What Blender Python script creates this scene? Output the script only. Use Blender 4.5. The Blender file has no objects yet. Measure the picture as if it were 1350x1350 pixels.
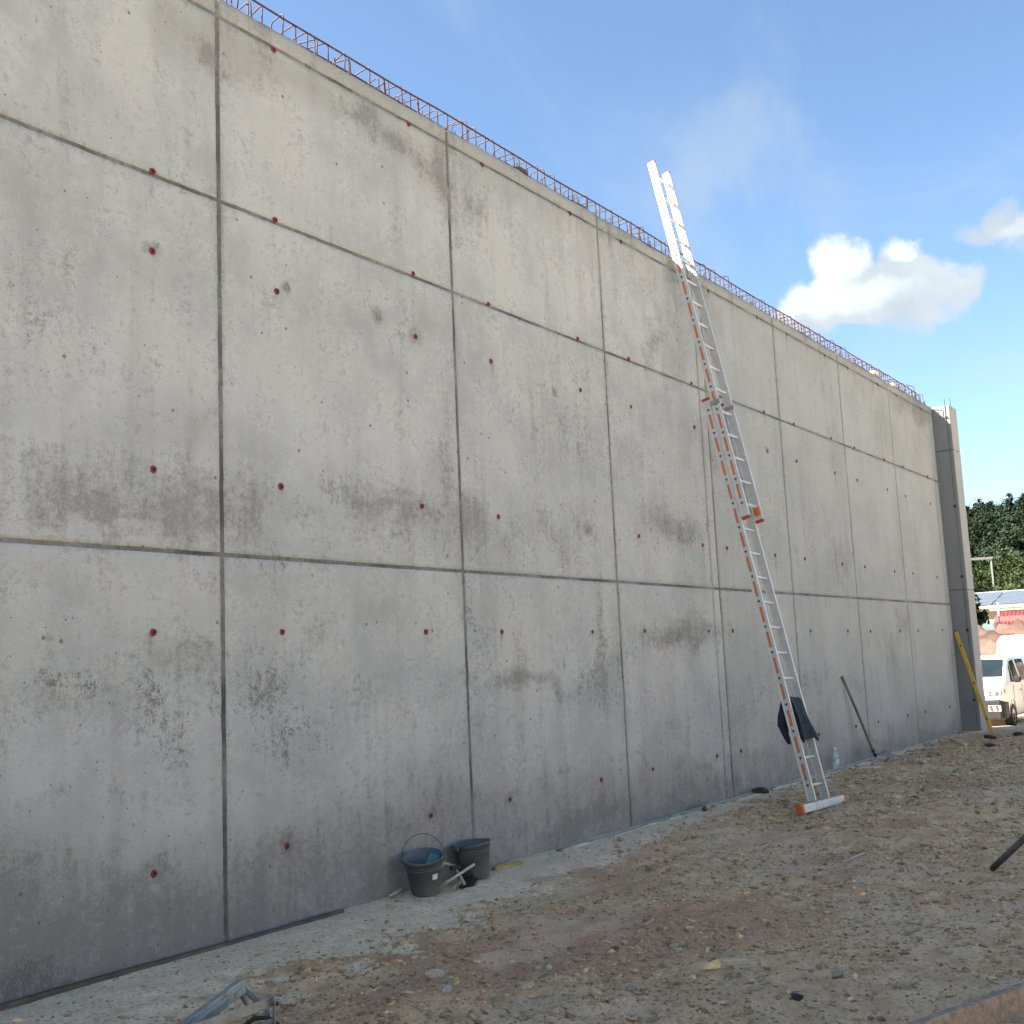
import bpy, math, random
import numpy as np
from mathutils import Vector, Matrix

S = bpy.context.scene
COL = S.collection
R = math.radians
rng = np.random.default_rng(7)
random.seed(7)

# ------------------------------------------------------------------ camera
cam = bpy.data.cameras.new("camera")
cam.sensor_fit = 'HORIZONTAL'; cam.sensor_width = 36.0
cam.lens = 1482.43 / 1350.0 * 36.0
cam.clip_start = 0.05; cam.clip_end = 6000
camo = bpy.data.objects.new("camera", cam); COL.objects.link(camo)
pitch, roll, yaw = R(7.7936), R(-2.5955), R(35.1459)
F = Vector((math.cos(pitch)*math.cos(yaw), math.cos(pitch)*math.sin(yaw), math.sin(pitch)))
R0 = Vector((math.sin(yaw), -math.cos(yaw), 0)); U0 = R0.cross(F)
RR = math.cos(roll)*R0 + math.sin(roll)*U0
UU = -math.sin(roll)*R0 + math.cos(roll)*U0
m = Matrix((RR, UU, -F)).transposed().to_4x4(); m.translation = Vector((0, -5.829, 1.65))
camo.matrix_world = m
S.camera = camo

# ------------------------------------------------------------------ sun, sky, exposure
EXPOSURE = 2.64
SKY_STRENGTH = 0.050
SUNV = Vector((-0.9, 1.0, 1.135)).normalized()          # towards the sun, behind the wall
sun = bpy.data.lights.new("sun", 'SUN'); sun.energy = 5.0; sun.angle = R(0.53); sun.color = (1.0, 0.965, 0.91)
suno = bpy.data.objects.new("sun", sun); COL.objects.link(suno)
suno.rotation_euler = (-SUNV).to_track_quat('-Z', 'Y').to_euler()
suno.location = (-20, 25, 30)

world = bpy.data.worlds.new("World"); S.world = world; world.use_nodes = True
S.view_settings.view_transform = 'Standard'; S.view_settings.look = 'None'
S.view_settings.gamma = 1.0; S.view_settings.exposure = EXPOSURE
S.view_settings.use_curve_mapping = False
S.view_settings.use_white_balance = True; S.view_settings.white_balance_temperature = 6480; S.view_settings.white_balance_tint = 3
S.cycles.max_bounces = 5; S.cycles.diffuse_bounces = 3; S.cycles.glossy_bounces = 2; S.cycles.transmission_bounces = 4
S.cycles.use_adaptive_sampling = True; S.cycles.adaptive_threshold = .03


class NT:
    """small helper for wiring shader nodes"""
    def __init__(s, tree): s.t = tree; s.n = tree.nodes; s.l = tree.links
    def new(s, typ, **kw):
        n = s.n.new(typ)
        for k, v in kw.items(): setattr(n, k, v)
        return n
    def put(s, sock, v):
        if isinstance(v, bpy.types.NodeSocket): s.l.new(v, sock)
        else: sock.default_value = v
    def math(s, op, a, b=None, c=None, clamp=False):
        n = s.new('ShaderNodeMath', operation=op, use_clamp=clamp)
        s.put(n.inputs[0], a)
        if b is not None: s.put(n.inputs[1], b)
        if c is not None: s.put(n.inputs[2], c)
        return n.outputs[0]
    def vmath(s, op, a, b=None, out=0):
        n = s.new('ShaderNodeVectorMath', operation=op)
        s.put(n.inputs[0], a)
        if b is not None: s.put(n.inputs[1], b)
        return n.outputs[out]
    def mix(s, f, a, b, mode='MIX'):
        n = s.new('ShaderNodeMix', data_type='RGBA', blend_type=mode)
        s.put(n.inputs[0], f); s.put(n.inputs[6], a); s.put(n.inputs[7], b)
        return n.outputs[2]
    def noise(s, vec, scale, detail=4, rough=.55, dist=0.0):
        n = s.new('ShaderNodeTexNoise'); n.inputs['Scale'].default_value = scale
        n.inputs['Detail'].default_value = detail; n.inputs['Roughness'].default_value = rough
        n.inputs['Distortion'].default_value = dist
        if vec is not None: s.put(n.inputs['Vector'], vec)
        return n.outputs[0]
    def ramp(s, v, lo, hi, a=0.0, b=1.0):
        n = s.new('ShaderNodeMapRange', interpolation_type='SMOOTHSTEP')
        s.put(n.inputs[0], v); n.inputs[1].default_value = lo; n.inputs[2].default_value = hi
        n.inputs[3].default_value = a; n.inputs[4].default_value = b
        return n.outputs[0]
    def scale(s, vec, xyz):
        n = s.new('ShaderNodeMapping'); s.put(n.inputs[0], vec); n.inputs['Scale'].default_value = xyz
        return n.outputs[0]


def c4(c): return (c[0], c[1], c[2], 1.0)


def build_world():
    k = NT(world.node_tree)
    sky = k.new('ShaderNodeTexSky', sky_type='NISHITA', sun_disc=False)
    sky.sun_elevation = math.asin(SUNV.z); sky.sun_rotation = math.atan2(SUNV.x, SUNV.y)
    sky.air_density = 0.8; sky.dust_density = 0.6; sky.ozone_density = 2.0
    g = k.new('ShaderNodeTexCoord').outputs['Generated']
    d = k.vmath('NORMALIZE', g)
    # cumulus: lobes set out in the tangent plane round one direction of the sky, torn by warped noise
    sky_k = 2.0**-EXPOSURE / SKY_STRENGTH
    def cluster(e0, lobes, bright, seed, hard):
        e0 = Vector(e0).normalized(); e1 = e0.cross(Vector((0, 0, 1))).normalized(); e2 = e1.cross(e0)
        w = k.math('MAXIMUM', k.vmath('DOT_PRODUCT', d, tuple(e0), 1), 0.05)
        u = k.math('DIVIDE', k.vmath('DOT_PRODUCT', d, tuple(e1), 1), w)
        v = k.math('DIVIDE', k.vmath('DOT_PRODUCT', d, tuple(e2), 1), w)
        cx = k.new('ShaderNodeCombineXYZ'); k.put(cx.inputs[0], u); k.put(cx.inputs[1], v); cx.inputs[2].default_value = seed
        def warp(scale, det):
            n = k.new('ShaderNodeTexNoise'); n.inputs['Scale'].default_value = scale; n.inputs['Detail'].default_value = det; n.inputs['Roughness'].default_value = .58
            k.put(n.inputs['Vector'], cx.outputs[0]); q = k.new('ShaderNodeSeparateColor'); k.put(q.inputs[0], n.outputs['Color']); return q.outputs[0], q.outputs[1], q.outputs[2]
        a0, a1, a2 = warp(16, 5)
        uu = k.math('ADD', u, k.math('MULTIPLY', k.math('SUBTRACT', a0, .5), .075))
        vv = k.math('ADD', v, k.math('MULTIPLY', k.math('SUBTRACT', a1, .5), .060))
        n1 = k.noise(cx.outputs[0], 42, 4, .6)
        def lobe_sum(ls):
            acc = None
            for (lx, ly, rx, ry, s) in ls:
                a = k.math('DIVIDE', k.math('SUBTRACT', uu, lx), rx); b = k.math('DIVIDE', k.math('SUBTRACT', vv, ly), ry)
                r2 = k.math('ADD', k.math('MULTIPLY', a, a), k.math('MULTIPLY', b, b))
                q = k.math('MULTIPLY', k.math('SUBTRACT', 1.0, r2, clamp=True), s)
                acc = q if acc is None else k.math('ADD', acc, k.math('MULTIPLY', q, k.math('SUBTRACT', 1.15, acc, clamp=True)))
            return acc
        den = k.math('ADD', lobe_sum(lobes), k.math('MULTIPLY', k.math('SUBTRACT', n1, .5), .30))
        den = k.ramp(den, .02, .02 + hard)
        br = k.ramp(k.math('ADD', lobe_sum(bright), k.math('MULTIPLY', k.math('SUBTRACT', n1, .5), .25)), .0, .75)
        front = k.math('GREATER_THAN', k.vmath('DOT_PRODUCT', d, tuple(e0), 1), 0.3)
        return k.math('MULTIPLY', den, front), br, a2
    c1 = cluster((0.9130, 0.2830, 0.2955),
                 [(-.014, .026, .032, .028, 1), (.042, .020, .026, .022, .9), (-.05, -.008, .036, .024, .8), (0, -.004, .055, .030, .9),
                  (.058, -.006, .040, .026, .75), (.03, -.026, .040, .016, .55), (-.03, -.026, .045, .014, .4), (.084, -.006, .018, .014, .35)],
                 [(-.016, .030, .036, .026, .85), (.046, .027, .020, .013, .7), (-.045, .002, .040, .018, .55), (.0, -.008, .07, .018, .5)], 1.7, .65)
    c2 = cluster((0.929, 0.1725, 0.329), [(-.012, -.004, .026, .014, .7), (.010, .008, .020, .018, .8), (.035, -.006, .04, .018, .8), (.07, -.012, .04, .018, .7)],
                 [(.03, -.004, .03, .012, .35)], 5.1, .9)
    c3 = cluster((-0.35, -0.86, 0.40), [(-.08, 0, .09, .035, .9), (.03, .02, .07, .045, 1), (.11, -.004, .07, .03, .8)], [(.02, .03, .05, .03, 1), (-.06, .01, .04, .02, .6)], 12.3, .5)
    col = sky.outputs[0]
    # thin high cloud, streaked, everywhere on the sky
    zz = k.new('ShaderNodeSeparateXYZ'); k.put(zz.inputs[0], d)
    dz = k.math('MAXIMUM', zz.outputs[2], .04)
    px = k.math('DIVIDE', zz.outputs[0], dz); py = k.math('DIVIDE', zz.outputs[1], dz)
    cx = k.new('ShaderNodeCombineXYZ'); k.put(cx.inputs[0], k.math('ADD', k.math('MULTIPLY', px, .55), k.math('MULTIPLY', py, .9))); k.put(cx.inputs[1], k.math('SUBTRACT', k.math('MULTIPLY', py, 2.4), k.math('MULTIPLY', px, 1.1)))
    cir = k.ramp(k.noise(cx.outputs[0], .8, 6, .55, .7), .47, .80)
    col = k.mix(k.math('MULTIPLY', cir, .36), col, c4([.80*sky_k, .84*sky_k, .92*sky_k]))
    for den, br, n in (c1, c2, c3):
        shade = k.mix(k.ramp(n, .3, .7), c4([.70*sky_k, .75*sky_k, .84*sky_k]), c4([.86*sky_k, .90*sky_k, .96*sky_k]))
        cc = k.mix(br, shade, c4([1.18*sky_k, 1.22*sky_k, 1.28*sky_k]))
        col = k.mix(k.math('MULTIPLY', den, .94), col, cc)
    bg = k.n['Background']; k.put(bg.inputs[0], col); bg.inputs[1].default_value = SKY_STRENGTH
build_world()

# ------------------------------------------------------------------ numpy noise
def _h(ix, iy, seed):
    n = (ix.astype(np.int64)*374761393 + iy.astype(np.int64)*668265263 + seed*1442695041) & 0x7fffffff
    n = ((n ^ (n >> 13))*1274126177) & 0x7fffffff
    return ((n ^ (n >> 16)) & 0xffff)/65535.0
def vnoise(x, y, seed=0):
    x = np.asarray(x, float); y = np.asarray(y, float)
    ix = np.floor(x); iy = np.floor(y); fx = x-ix; fy = y-iy
    fx = fx*fx*(3-2*fx); fy = fy*fy*(3-2*fy)
    a = _h(ix, iy, seed); b = _h(ix+1, iy, seed); c = _h(ix, iy+1, seed); d = _h(ix+1, iy+1, seed)
    return (a*(1-fx)+b*fx)*(1-fy)+(c*(1-fx)+d*fx)*fy
def fbm(x, y, o=4, seed=0):
    s = 0; a = .5; t = 0
    for i in range(o):
        s = s+a*vnoise(x*2**i+17.3*i, y*2**i-9.1*i, seed+i); t += a; a *= .5
    return s/t
def sst(v, a, b):
    t = np.clip((v-a)/(b-a), 0, 1); return t*t*(3-2*t)

# ------------------------------------------------------------------ mesh helpers
class MB:
    def __init__(s): s.v = []; s.f = []
    def add(s, vs, fs):
        o = len(s.v); s.v += [tuple(map(float, q)) for q in vs]; s.f += [tuple(i+o for i in f) for f in fs]; return s
    def box(s, c, size, rot=None, bev=0.0):
        hx, hy, hz = [q/2 for q in size]
        if bev <= 0:
            vs = [Vector((x, y, z)) for x in (-hx, hx) for y in (-hy, hy) for z in (-hz, hz)]
            fs = [(0, 1, 3, 2), (4, 6, 7, 5), (0, 4, 5, 1), (2, 3, 7, 6), (0, 2, 6, 4), (1, 5, 7, 3)]
        else:
            vs = []; fs = []; idx = {}
            b = min(bev, hx*.9, hy*.9, hz*.9)
            for sx in (-1, 1):
                for sy in (-1, 1):
                    for sz in (-1, 1):
                        for a in range(3):
                            p = [sx*(hx-b), sy*(hy-b), sz*(hz-b)]; p[a] = (sx*hx, sy*hy, sz*hz)[a]
                            idx[(sx, sy, sz, a)] = len(vs); vs.append(Vector(p))
            def orient(f):
                cn = sum((vs[i] for i in f), Vector())/len(f)
                n = (vs[f[1]]-vs[f[0]]).cross(vs[f[2]]-vs[f[0]])
                return f if n.dot(cn) > 0 else f[::-1]
            for a in range(3):
                o1, o2 = [q for q in range(3) if q != a]
                for sg in (-1, 1):
                    q = []
                    for (p1, p2) in ((-1, -1), (1, -1), (1, 1), (-1, 1)):
                        sgn = [0, 0, 0]; sgn[a] = sg; sgn[o1] = p1; sgn[o2] = p2; q.append(idx[(*sgn, a)])
                    fs.append(orient(tuple(q)))
                for p1 in (-1, 1):
                    for p2 in (-1, 1):
                        q = []
                        for (sg, ax) in ((-1, o1), (1, o1), (1, o2), (-1, o2)):
                            sgn = [0, 0, 0]; sgn[a] = sg; sgn[o1] = p1; sgn[o2] = p2; q.append(idx[(*sgn, ax)])
                        fs.append(orient(tuple(q)))
            for sx in (-1, 1):
                for sy in (-1, 1):
                    for sz in (-1, 1):
                        fs.append(orient(tuple(idx[(sx, sy, sz, a)] for a in range(3))))
        M = rot if rot is not None else Matrix.Identity(3)
        c = Vector(c)
        return s.add([M @ q + c for q in vs], fs)
    def bar(s, a, b, w, h, up=(0, 0, 1), bev=0.0):
        a = Vector(a); b = Vector(b); z = (b-a); L = z.length; z.normalize()
        x = Vector(up).cross(z)
        if x.length < 1e-4: x = Vector((1, 0, 0)).cross(z)
        x.normalize(); y = z.cross(x)
        return s.box((a+b)/2, (w, h, L), Matrix((x, y, z)).transposed(), bev)
    def tube(s, path, r, n=8, caps=True):
        P = [Vector(p) for p in path]; rr = r if isinstance(r, (list, tuple)) else [r]*len(P)
        T = []
        for i in range(len(P)):
            t = P[min(i+1, len(P)-1)]-P[max(i-1, 0)]; T.append(t.normalized())
        x = T[0].orthogonal().normalized(); vs = []; fs = []
        for i, p in enumerate(P):
            x = (x-T[i]*x.dot(T[i])).normalized(); y = T[i].cross(x)
            for k in range(n):
                a = 2*math.pi*k/n; vs.append(p+(x*math.cos(a)+y*math.sin(a))*rr[i])
        for i in range(len(P)-1):
            for k in range(n):
                fs.append((i*n+k, i*n+(k+1) % n, (i+1)*n+(k+1) % n, (i+1)*n+k))
        if caps: fs.append(tuple(range(n))[::-1]); fs.append(tuple(range((len(P)-1)*n, len(P)*n)))
        return s.add(vs, fs)
    def lathe(s, prof, n=32, c=(0, 0, 0), M=None):
        vs = []; fs = []
        for (r, z) in prof:
            for k in range(n):
                a = 2*math.pi*k/n; vs.append(Vector((r*math.cos(a), r*math.sin(a), z)))
        for i in range(len(prof)-1):
            for k in range(n): fs.append((i*n+k, i*n+(k+1) % n, (i+1)*n+(k+1) % n, (i+1)*n+k))
        M = M if M is not None else Matrix.Identity(3)
        return s.add([M @ q+Vector(c) for q in vs], fs)
    def prism(s, poly, a, b):
        """poly: 2-d points mapped by a() to the front and by b() to the back"""
        n = len(poly); vs = [a(*q) for q in poly]+[b(*q) for q in poly]
        fs = [tuple(range(n)), tuple(range(n, 2*n))[::-1]]+[(i, i+n, (i+1) % n+n, (i+1) % n) for i in range(n)]
        return s.add(vs, fs)
    def build(s, name, mat, parent=None, smooth=False):
        me = bpy.data.meshes.new(name); me.from_pydata(s.v, [], s.f); me.update()
        return link(name, me, mat, parent, smooth)


def link(name, me, mat, parent=None, smooth=False):
    if mat is not None and not me.materials: me.materials.append(mat)
    if smooth: me.shade_smooth()
    o = bpy.data.objects.new(name, me); COL.objects.link(o)
    if parent is not None: o.parent = parent
    return o
def npmesh(name, v, f, mat, parent=None, smooth=False, col=None, cname='tint'):
    """v (n,3) array, f (m,k) array with k = 3 or 4"""
    v = np.asarray(v, np.float32); f = np.asarray(f, np.int32); k = f.shape[1]
    me = bpy.data.meshes.new(name)
    me.vertices.add(len(v)); me.vertices.foreach_set('co', v.ravel())
    me.loops.add(f.size); me.loops.foreach_set('vertex_index', f.ravel())
    me.polygons.add(len(f)); me.polygons.foreach_set('loop_start', np.arange(0, f.size, k, dtype=np.int32))
    me.update(calc_edges=True); me.validate()
    if col is not None:
        at = me.attributes.new(cname, 'FLOAT_COLOR', 'POINT'); at.data.foreach_set('color', np.asarray(col, np.float32).ravel())
    if smooth: me.shade_smooth()
    return link(name, me, mat, parent)
def empty(name, loc=(0, 0, 0), rz=0.0):
    o = bpy.data.objects.new(name, None); COL.objects.link(o); o.location = loc; o.rotation_euler = (0, 0, rz)
    o.empty_display_size = .1; return o
def tag(o, label=None, cat=None, group=None, kind=None):
    if label: o['label'] = label
    if cat: o['category'] = cat
    if group: o['group'] = group
    if kind: o['kind'] = kind
    return o
def share(src, parent, loc, rot=None):
    o = src.copy(); COL.objects.link(o); o.parent = parent; o.location = loc
    if rot is not None: o.rotation_euler = rot
    return o

# ------------------------------------------------------------------ materials
MATS = {}
def mat(name, col, rough=.6, metal=0.0, var=.15, vscale=8.0, bump=0.0, bscale=40.0, dirt=None, dscale=6.0, damt=.5, attr=None, trans=0.0, ior=1.45, coords='Object', stretch=(1, 1, 1), spec=.5):
    if name in MATS: return MATS[name]
    mt = bpy.data.materials.new(name); mt.use_nodes = True; MATS[name] = mt
    k = NT(mt.node_tree); b = k.n['Principled BSDF']
    p = k.new('ShaderNodeTexCoord').outputs[coords]
    if stretch != (1, 1, 1): p = k.scale(p, stretch)
    n = k.noise(p, vscale, 6, .6)
    lo = c4([c*(1-var) for c in col]); hi = c4([min(1, c*(1+var)) for c in col])
    c = k.mix(k.ramp(n, .3, .7), lo, hi)
    if attr:
        a = k.new('ShaderNodeAttribute', attribute_name=attr)
        c = k.mix(1.0, c, a.outputs[0], 'MULTIPLY')
    if dirt is not None:
        dn = k.ramp(k.noise(p, dscale, 8, .65), .62-damt*.3, .75-damt*.1)
        c = k.mix(k.math('MULTIPLY', dn, .85), c, c4(dirt))
    k.put(b.inputs['Base Color'], c)
    k.put(b.inputs['Roughness'], k.ramp(k.noise(p, vscale*2.3, 4), .25, .75, max(0, rough-.1), min(1, rough+.1)))
    b.inputs['Metallic'].default_value = metal; b.inputs['IOR'].default_value = ior
    b.inputs['Specular IOR Level'].default_value = spec
    b.inputs['Transmission Weight'].default_value = trans
    if bump > 0:
        bp = k.new('ShaderNodeBump'); bp.inputs['Strength'].default_value = bump; bp.inputs['Distance'].default_value = .01
        k.put(bp.inputs['Height'], k.noise(p, bscale, 8, .65)); k.put(b.inputs['Normal'], bp.outputs[0])
    return mt


def concrete(name, light, dark, tone_shift=1.0):
    mt = bpy.data.materials.new(name); mt.use_nodes = True; MATS[name] = mt
    k = NT(mt.node_tree); b = k.n['Principled BSDF']
    p = k.new('ShaderNodeNewGeometry').outputs['Position']
    at = k.new('ShaderNodeAttribute', attribute_name='stain_shade')
    sp = k.new('ShaderNodeSeparateColor'); k.put(sp.inputs[0], at.outputs['Color'])
    A_d, A_s, A_b, A_t = sp.outputs[0], sp.outputs[1], sp.outputs[2], at.outputs['Alpha']
    big = k.noise(p, 1.0, 4, .6); med = k.noise(p, 3.6, 6, .66, .25); drip = k.noise(k.scale(p, (16, 16, 1.3)), 1.0, 4, .65)
    streak = k.noise(k.scale(p, (5.5, 5.5, .5)), 1.0, 4, .6)
    fine = k.noise(p, 20, 5, .72, .3); vfine = k.noise(k.scale(p, (1.0, 1.0, .75)), 78, 3, .7)
    def off(n, a): return k.math('MULTIPLY', k.math('SUBTRACT', n, .5), a)
    col = k.mix(k.ramp(big, .32, .68), c4(dark), c4(light))
    col = k.mix(k.math('MULTIPLY', k.ramp(med, .36, .66), .48), col, c4([c*1.17 for c in light]))
    col = k.mix(k.math('MULTIPLY', k.ramp(streak, .50, .76), .32), col, c4([c*.80 for c in dark]))
    col = k.mix(k.math('MULTIPLY', k.ramp(k.math('ADD', fine, off(med, .5)), .50, .74), .36), col, c4([c*.70 for c in dark]))
    # faint pinkish cast in patches
    col = k.mix(k.math('MULTIPLY', k.ramp(k.math('ADD', big, off(streak, .5)), .46, .70), .24), col, c4((light[0]*1.04, light[1]*.955, light[2]*.90)))
    # brown wash
    bm = k.ramp(k.math('ADD', k.math('MULTIPLY', A_b, .9), k.math('ADD', off(med, .9), off(streak, .5))), .06, .70)
    col = k.mix(k.math('MULTIPLY', bm, .62), col, c4((dark[0]*.86, dark[1]*.82, dark[2]*.765)))
    col = k.mix(k.math('MULTIPLY', k.ramp(vfine, .50, .72), .20), col, c4([c*.62 for c in dark]))
    col = k.mix(k.math('MULTIPLY', k.ramp(vfine, .50, .30), .16), col, c4([c*1.3 for c in light]))
    # tone of one panel
    col = k.mix(A_t, col, c4((dark[0]*.90, dark[1]*.925, dark[2]*.92)))
    # dark damp blotches and painted low shade, broken up at every scale
    dn = k.math('ADD', k.math('ADD', k.math('MULTIPLY', A_d, .74), .08), k.math('ADD', off(med, 1.25), k.math('ADD', off(fine, 1.2), k.math('ADD', k.math('ADD', off(streak, .6), off(drip, .42)), off(vfine, .7)))))
    col = k.mix(k.math('MULTIPLY', k.ramp(dn, .08, .84), .64), col, c4((dark[0]*.43, dark[1]*.42, dark[2]*.395)))
    # grainy blackish speckle where the skin of the concrete is torn
    sn = k.math('ADD', k.math('MULTIPLY', k.math('ADD', A_s, k.math('MULTIPLY', A_d, .30)), .34), k.math('ADD', off(vfine, .9), k.math('ADD', off(fine, .8), off(med, .45))))
    sm = k.ramp(k.math('ADD', sn, off(drip, .2)), .26, .48)
    col = k.mix(k.math('MULTIPLY', sm, .54), col, c4((.085, .084, .08)))
    # blow holes
    def holes(scale, thr, rmin):
        vo = k.new('ShaderNodeTexVoronoi'); vo.inputs['Scale'].default_value = scale; k.put(vo.inputs['Vector'], p)
        s2 = k.new('ShaderNodeSeparateColor'); k.put(s2.inputs[0], vo.outputs['Color'])
        on = k.math('GREATER_THAN', s2.outputs[0], thr)
        dd = k.math('SUBTRACT', k.math('MULTIPLY', s2.outputs[1], rmin), vo.outputs['Distance'])
        return k.math('MULTIPLY', on, k.ramp(dd, 0.0, .05))
    hl = k.math('MAXIMUM', holes(9, .74, .135), holes(24, .86, .17))
    col = k.mix(k.math('MULTIPLY', hl, .74), col, c4((.075, .073, .068)))
    k.put(b.inputs['Base Color'], col)
    b.inputs['Roughness'].default_value = .85; b.inputs['Specular IOR Level'].default_value = .25
    bp = k.new('ShaderNodeBump'); bp.inputs['Strength'].default_value = .35; bp.inputs['Distance'].default_value = .006
    hgt = k.math('SUBTRACT', k.math('ADD', k.math('MULTIPLY', fine, .5), k.math('MULTIPLY', vfine, .35)), k.math('ADD', k.math('MULTIPLY', hl, 1.2), k.math('MULTIPLY', sm, .6)))
    k.put(bp.inputs['Height'], hgt); k.put(b.inputs['Normal'], bp.outputs[0])
    return mt
M_conc = concrete("formed_concrete", (.374, .383, .376), (.270, .278, .273))
M_joint = mat("joint_mortar", (.135, .131, .121), .9, var=.62, vscale=1.6, bump=.6, bscale=90, dirt=(.06, .058, .052), dscale=22, damt=.5, coords='Object')

# ================================================================== SETTING
def gz(x, y):
    """height of the ground"""
    x = np.asarray(x, float); y = np.asarray(y, float)
    z = -0.65*sst(x, 24.2, 29.5) + 1.6*sst(x, 50, 64) + 3.2*sst(x, 80, 150)
    z = z + 4.6*sst(-y+(fbm(x*.06, y*.06, 3, 12)-.5)*8, 20, 32)*(1-sst(x, 25, 60))  # unseen bank added behind the camera to block low sky and bounce sun
    near = 1-sst(np.maximum(np.abs(x-10), np.abs(y+4)), 26, 60)
    lump = (fbm(x*.45, y*.45, 3, 11)-.5)*.10 + (fbm(x*2.1, y*2.1, 4, 21)-.5)*.075 + (fbm(x*9, y*9, 3, 31)-.5)*.058
    lump = lump*(1-.96*np.exp(-((x-11.95)/.95)**4-((y+1.27)/.28)**4))
    flat = np.clip((-y-.10)/1.1, 0.08, 1)*np.where(y > .6, 1, 1)
    return z + near*lump*flat

def apron_edge(x):
    return np.interp(x, [-10, 4, 7, 9.4, 13, 23], [1.05, 1.02, .98, .66, .34, .22])

def build_ground():
    def steps(segs):
        out = []
        for a, b, s in segs: out += list(np.arange(a, b-1e-9, s))
        return np.array(out+[segs[-1][1]])
    xs = steps([(-1500, -300, 300), (-300, -40, 40), (-40, -8, 4), (-8, 1.6, .4), (1.6, 9, .028), (9, 16, .045), (16, 26, .1), (26, 60, 1.0), (60, 200, 10), (200, 3000, 200)])
    ys = steps([(-1500, -300, 300), (-300, -60, 40), (-60, -34, 5), (-34, -18, 1), (-18, -9, 1.5), (-9, -5.6, .25), (-5.6, 0.06, .028), (.06, 2, .3), (2, 12, 1), (12, 60, 4), (60, 300, 40), (300, 1500, 300)])
    X, Y = np.meshgrid(xs, ys, indexing='ij'); Z = gz(X, Y)
    nx, ny = X.shape
    i = np.arange(nx*ny).reshape(nx, ny)
    f = np.stack([i[:-1, :-1], i[1:, :-1], i[1:, 1:], i[:-1, 1:]], -1).reshape(-1, 4)
    e = apron_edge(X)
    nz = (fbm(X*2.3, Y*2.3, 5, 41)-.5)
    ap = sst(Y+e+nz*1.1+(fbm(X*9, Y*9, 4, 42)-.5)*.7, -.32, .36)*(Y < .4)*(X < 24)
    red = sst(fbm(X*.55+3, Y*.8, 4, 51), .50, .70)*sst(Y, -4.6, -2.0)
    for (rx, ry, r1, r2, s) in ((5.3, -1.65, .8, .28, 1.0), (4.6, -1.75, .7, .4, .9), (9.6, -1.55, 1.6, .35, .8), (7.6, -1.3, .7, .3, .7)):
        red = np.maximum(red, s*np.exp(-((X-rx)/r1)**2-((Y-ry)/r2)**2))
    grey = sst(fbm(X*.7, Y*1.1, 4, 61), .45, .66)
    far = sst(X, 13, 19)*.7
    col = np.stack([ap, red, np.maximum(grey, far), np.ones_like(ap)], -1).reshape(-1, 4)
    mt = bpy.data.materials.new("bare_earth"); mt.use_nodes = True; MATS['bare_earth'] = mt
    k = NT(mt.node_tree); b = k.n['Principled BSDF']
    p = k.new('ShaderNodeNewGeometry').outputs['Position']
    at = k.new('ShaderNodeAttribute', attribute_name='soil'); sp = k.new('ShaderNodeSeparateColor'); k.put(sp.inputs[0], at.outputs[0])
    n1 = k.noise(p, 5, 8, .65); n2 = k.noise(p, 38, 6, .7); n3 = k.noise(p, 130, 4, .7)
    c = k.mix(k.ramp(n1, .32, .68), c4((.46, .30, .165)), c4((.68, .485, .29)))
    rm = k.ramp(k.math('ADD', sp.outputs[1], k.math('MULTIPLY', k.math('SUBTRACT', n1, .5), .9)), .30, .85)
    c = k.mix(k.math('MULTIPLY', rm, .72), c, c4((.43, .235, .15)))
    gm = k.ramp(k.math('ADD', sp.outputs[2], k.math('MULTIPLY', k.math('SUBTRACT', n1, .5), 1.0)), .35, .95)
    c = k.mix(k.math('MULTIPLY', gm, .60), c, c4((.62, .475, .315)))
    am = k.ramp(k.math('ADD', sp.outputs[0], k.math('ADD', k.math('MULTIPLY', k.math('SUBTRACT', n1, .5), .8), k.math('MULTIPLY', k.math('SUBTRACT', n2, .5), .7))), .30, .72)
    ac = k.mix(k.ramp(n1, .35, .7), c4((.68, .545, .37)), c4((.86, .725, .53)))
    c = k.mix(k.math('MULTIPLY', am, .95), c, ac)
    c = k.mix(k.math('MULTIPLY', k.ramp(n2, .47, .66), .58), c, c4((.22, .135, .075)))
    c = k.mix(k.math('MULTIPLY', k.ramp(n3, .50, .66), .60), c, c4((.74, .59, .41)))
    k.put(b.inputs['Base Color'], c); b.inputs['Roughness'].default_value = .95; b.inputs['Specular IOR Level'].default_value = .15
    bp = k.new('ShaderNodeBump'); bp.inputs['Strength'].default_value = .8; bp.inputs['Distance'].default_value = .018
    k.put(bp.inputs['Height'], k.math('ADD', k.math('MULTIPLY', n2, .8), k.math('MULTIPLY', n3, .4))); k.put(b.inputs['Normal'], bp.outputs[0])
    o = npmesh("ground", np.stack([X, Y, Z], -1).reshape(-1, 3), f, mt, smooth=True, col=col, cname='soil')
    tag(o, kind='structure')
build_ground()

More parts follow.
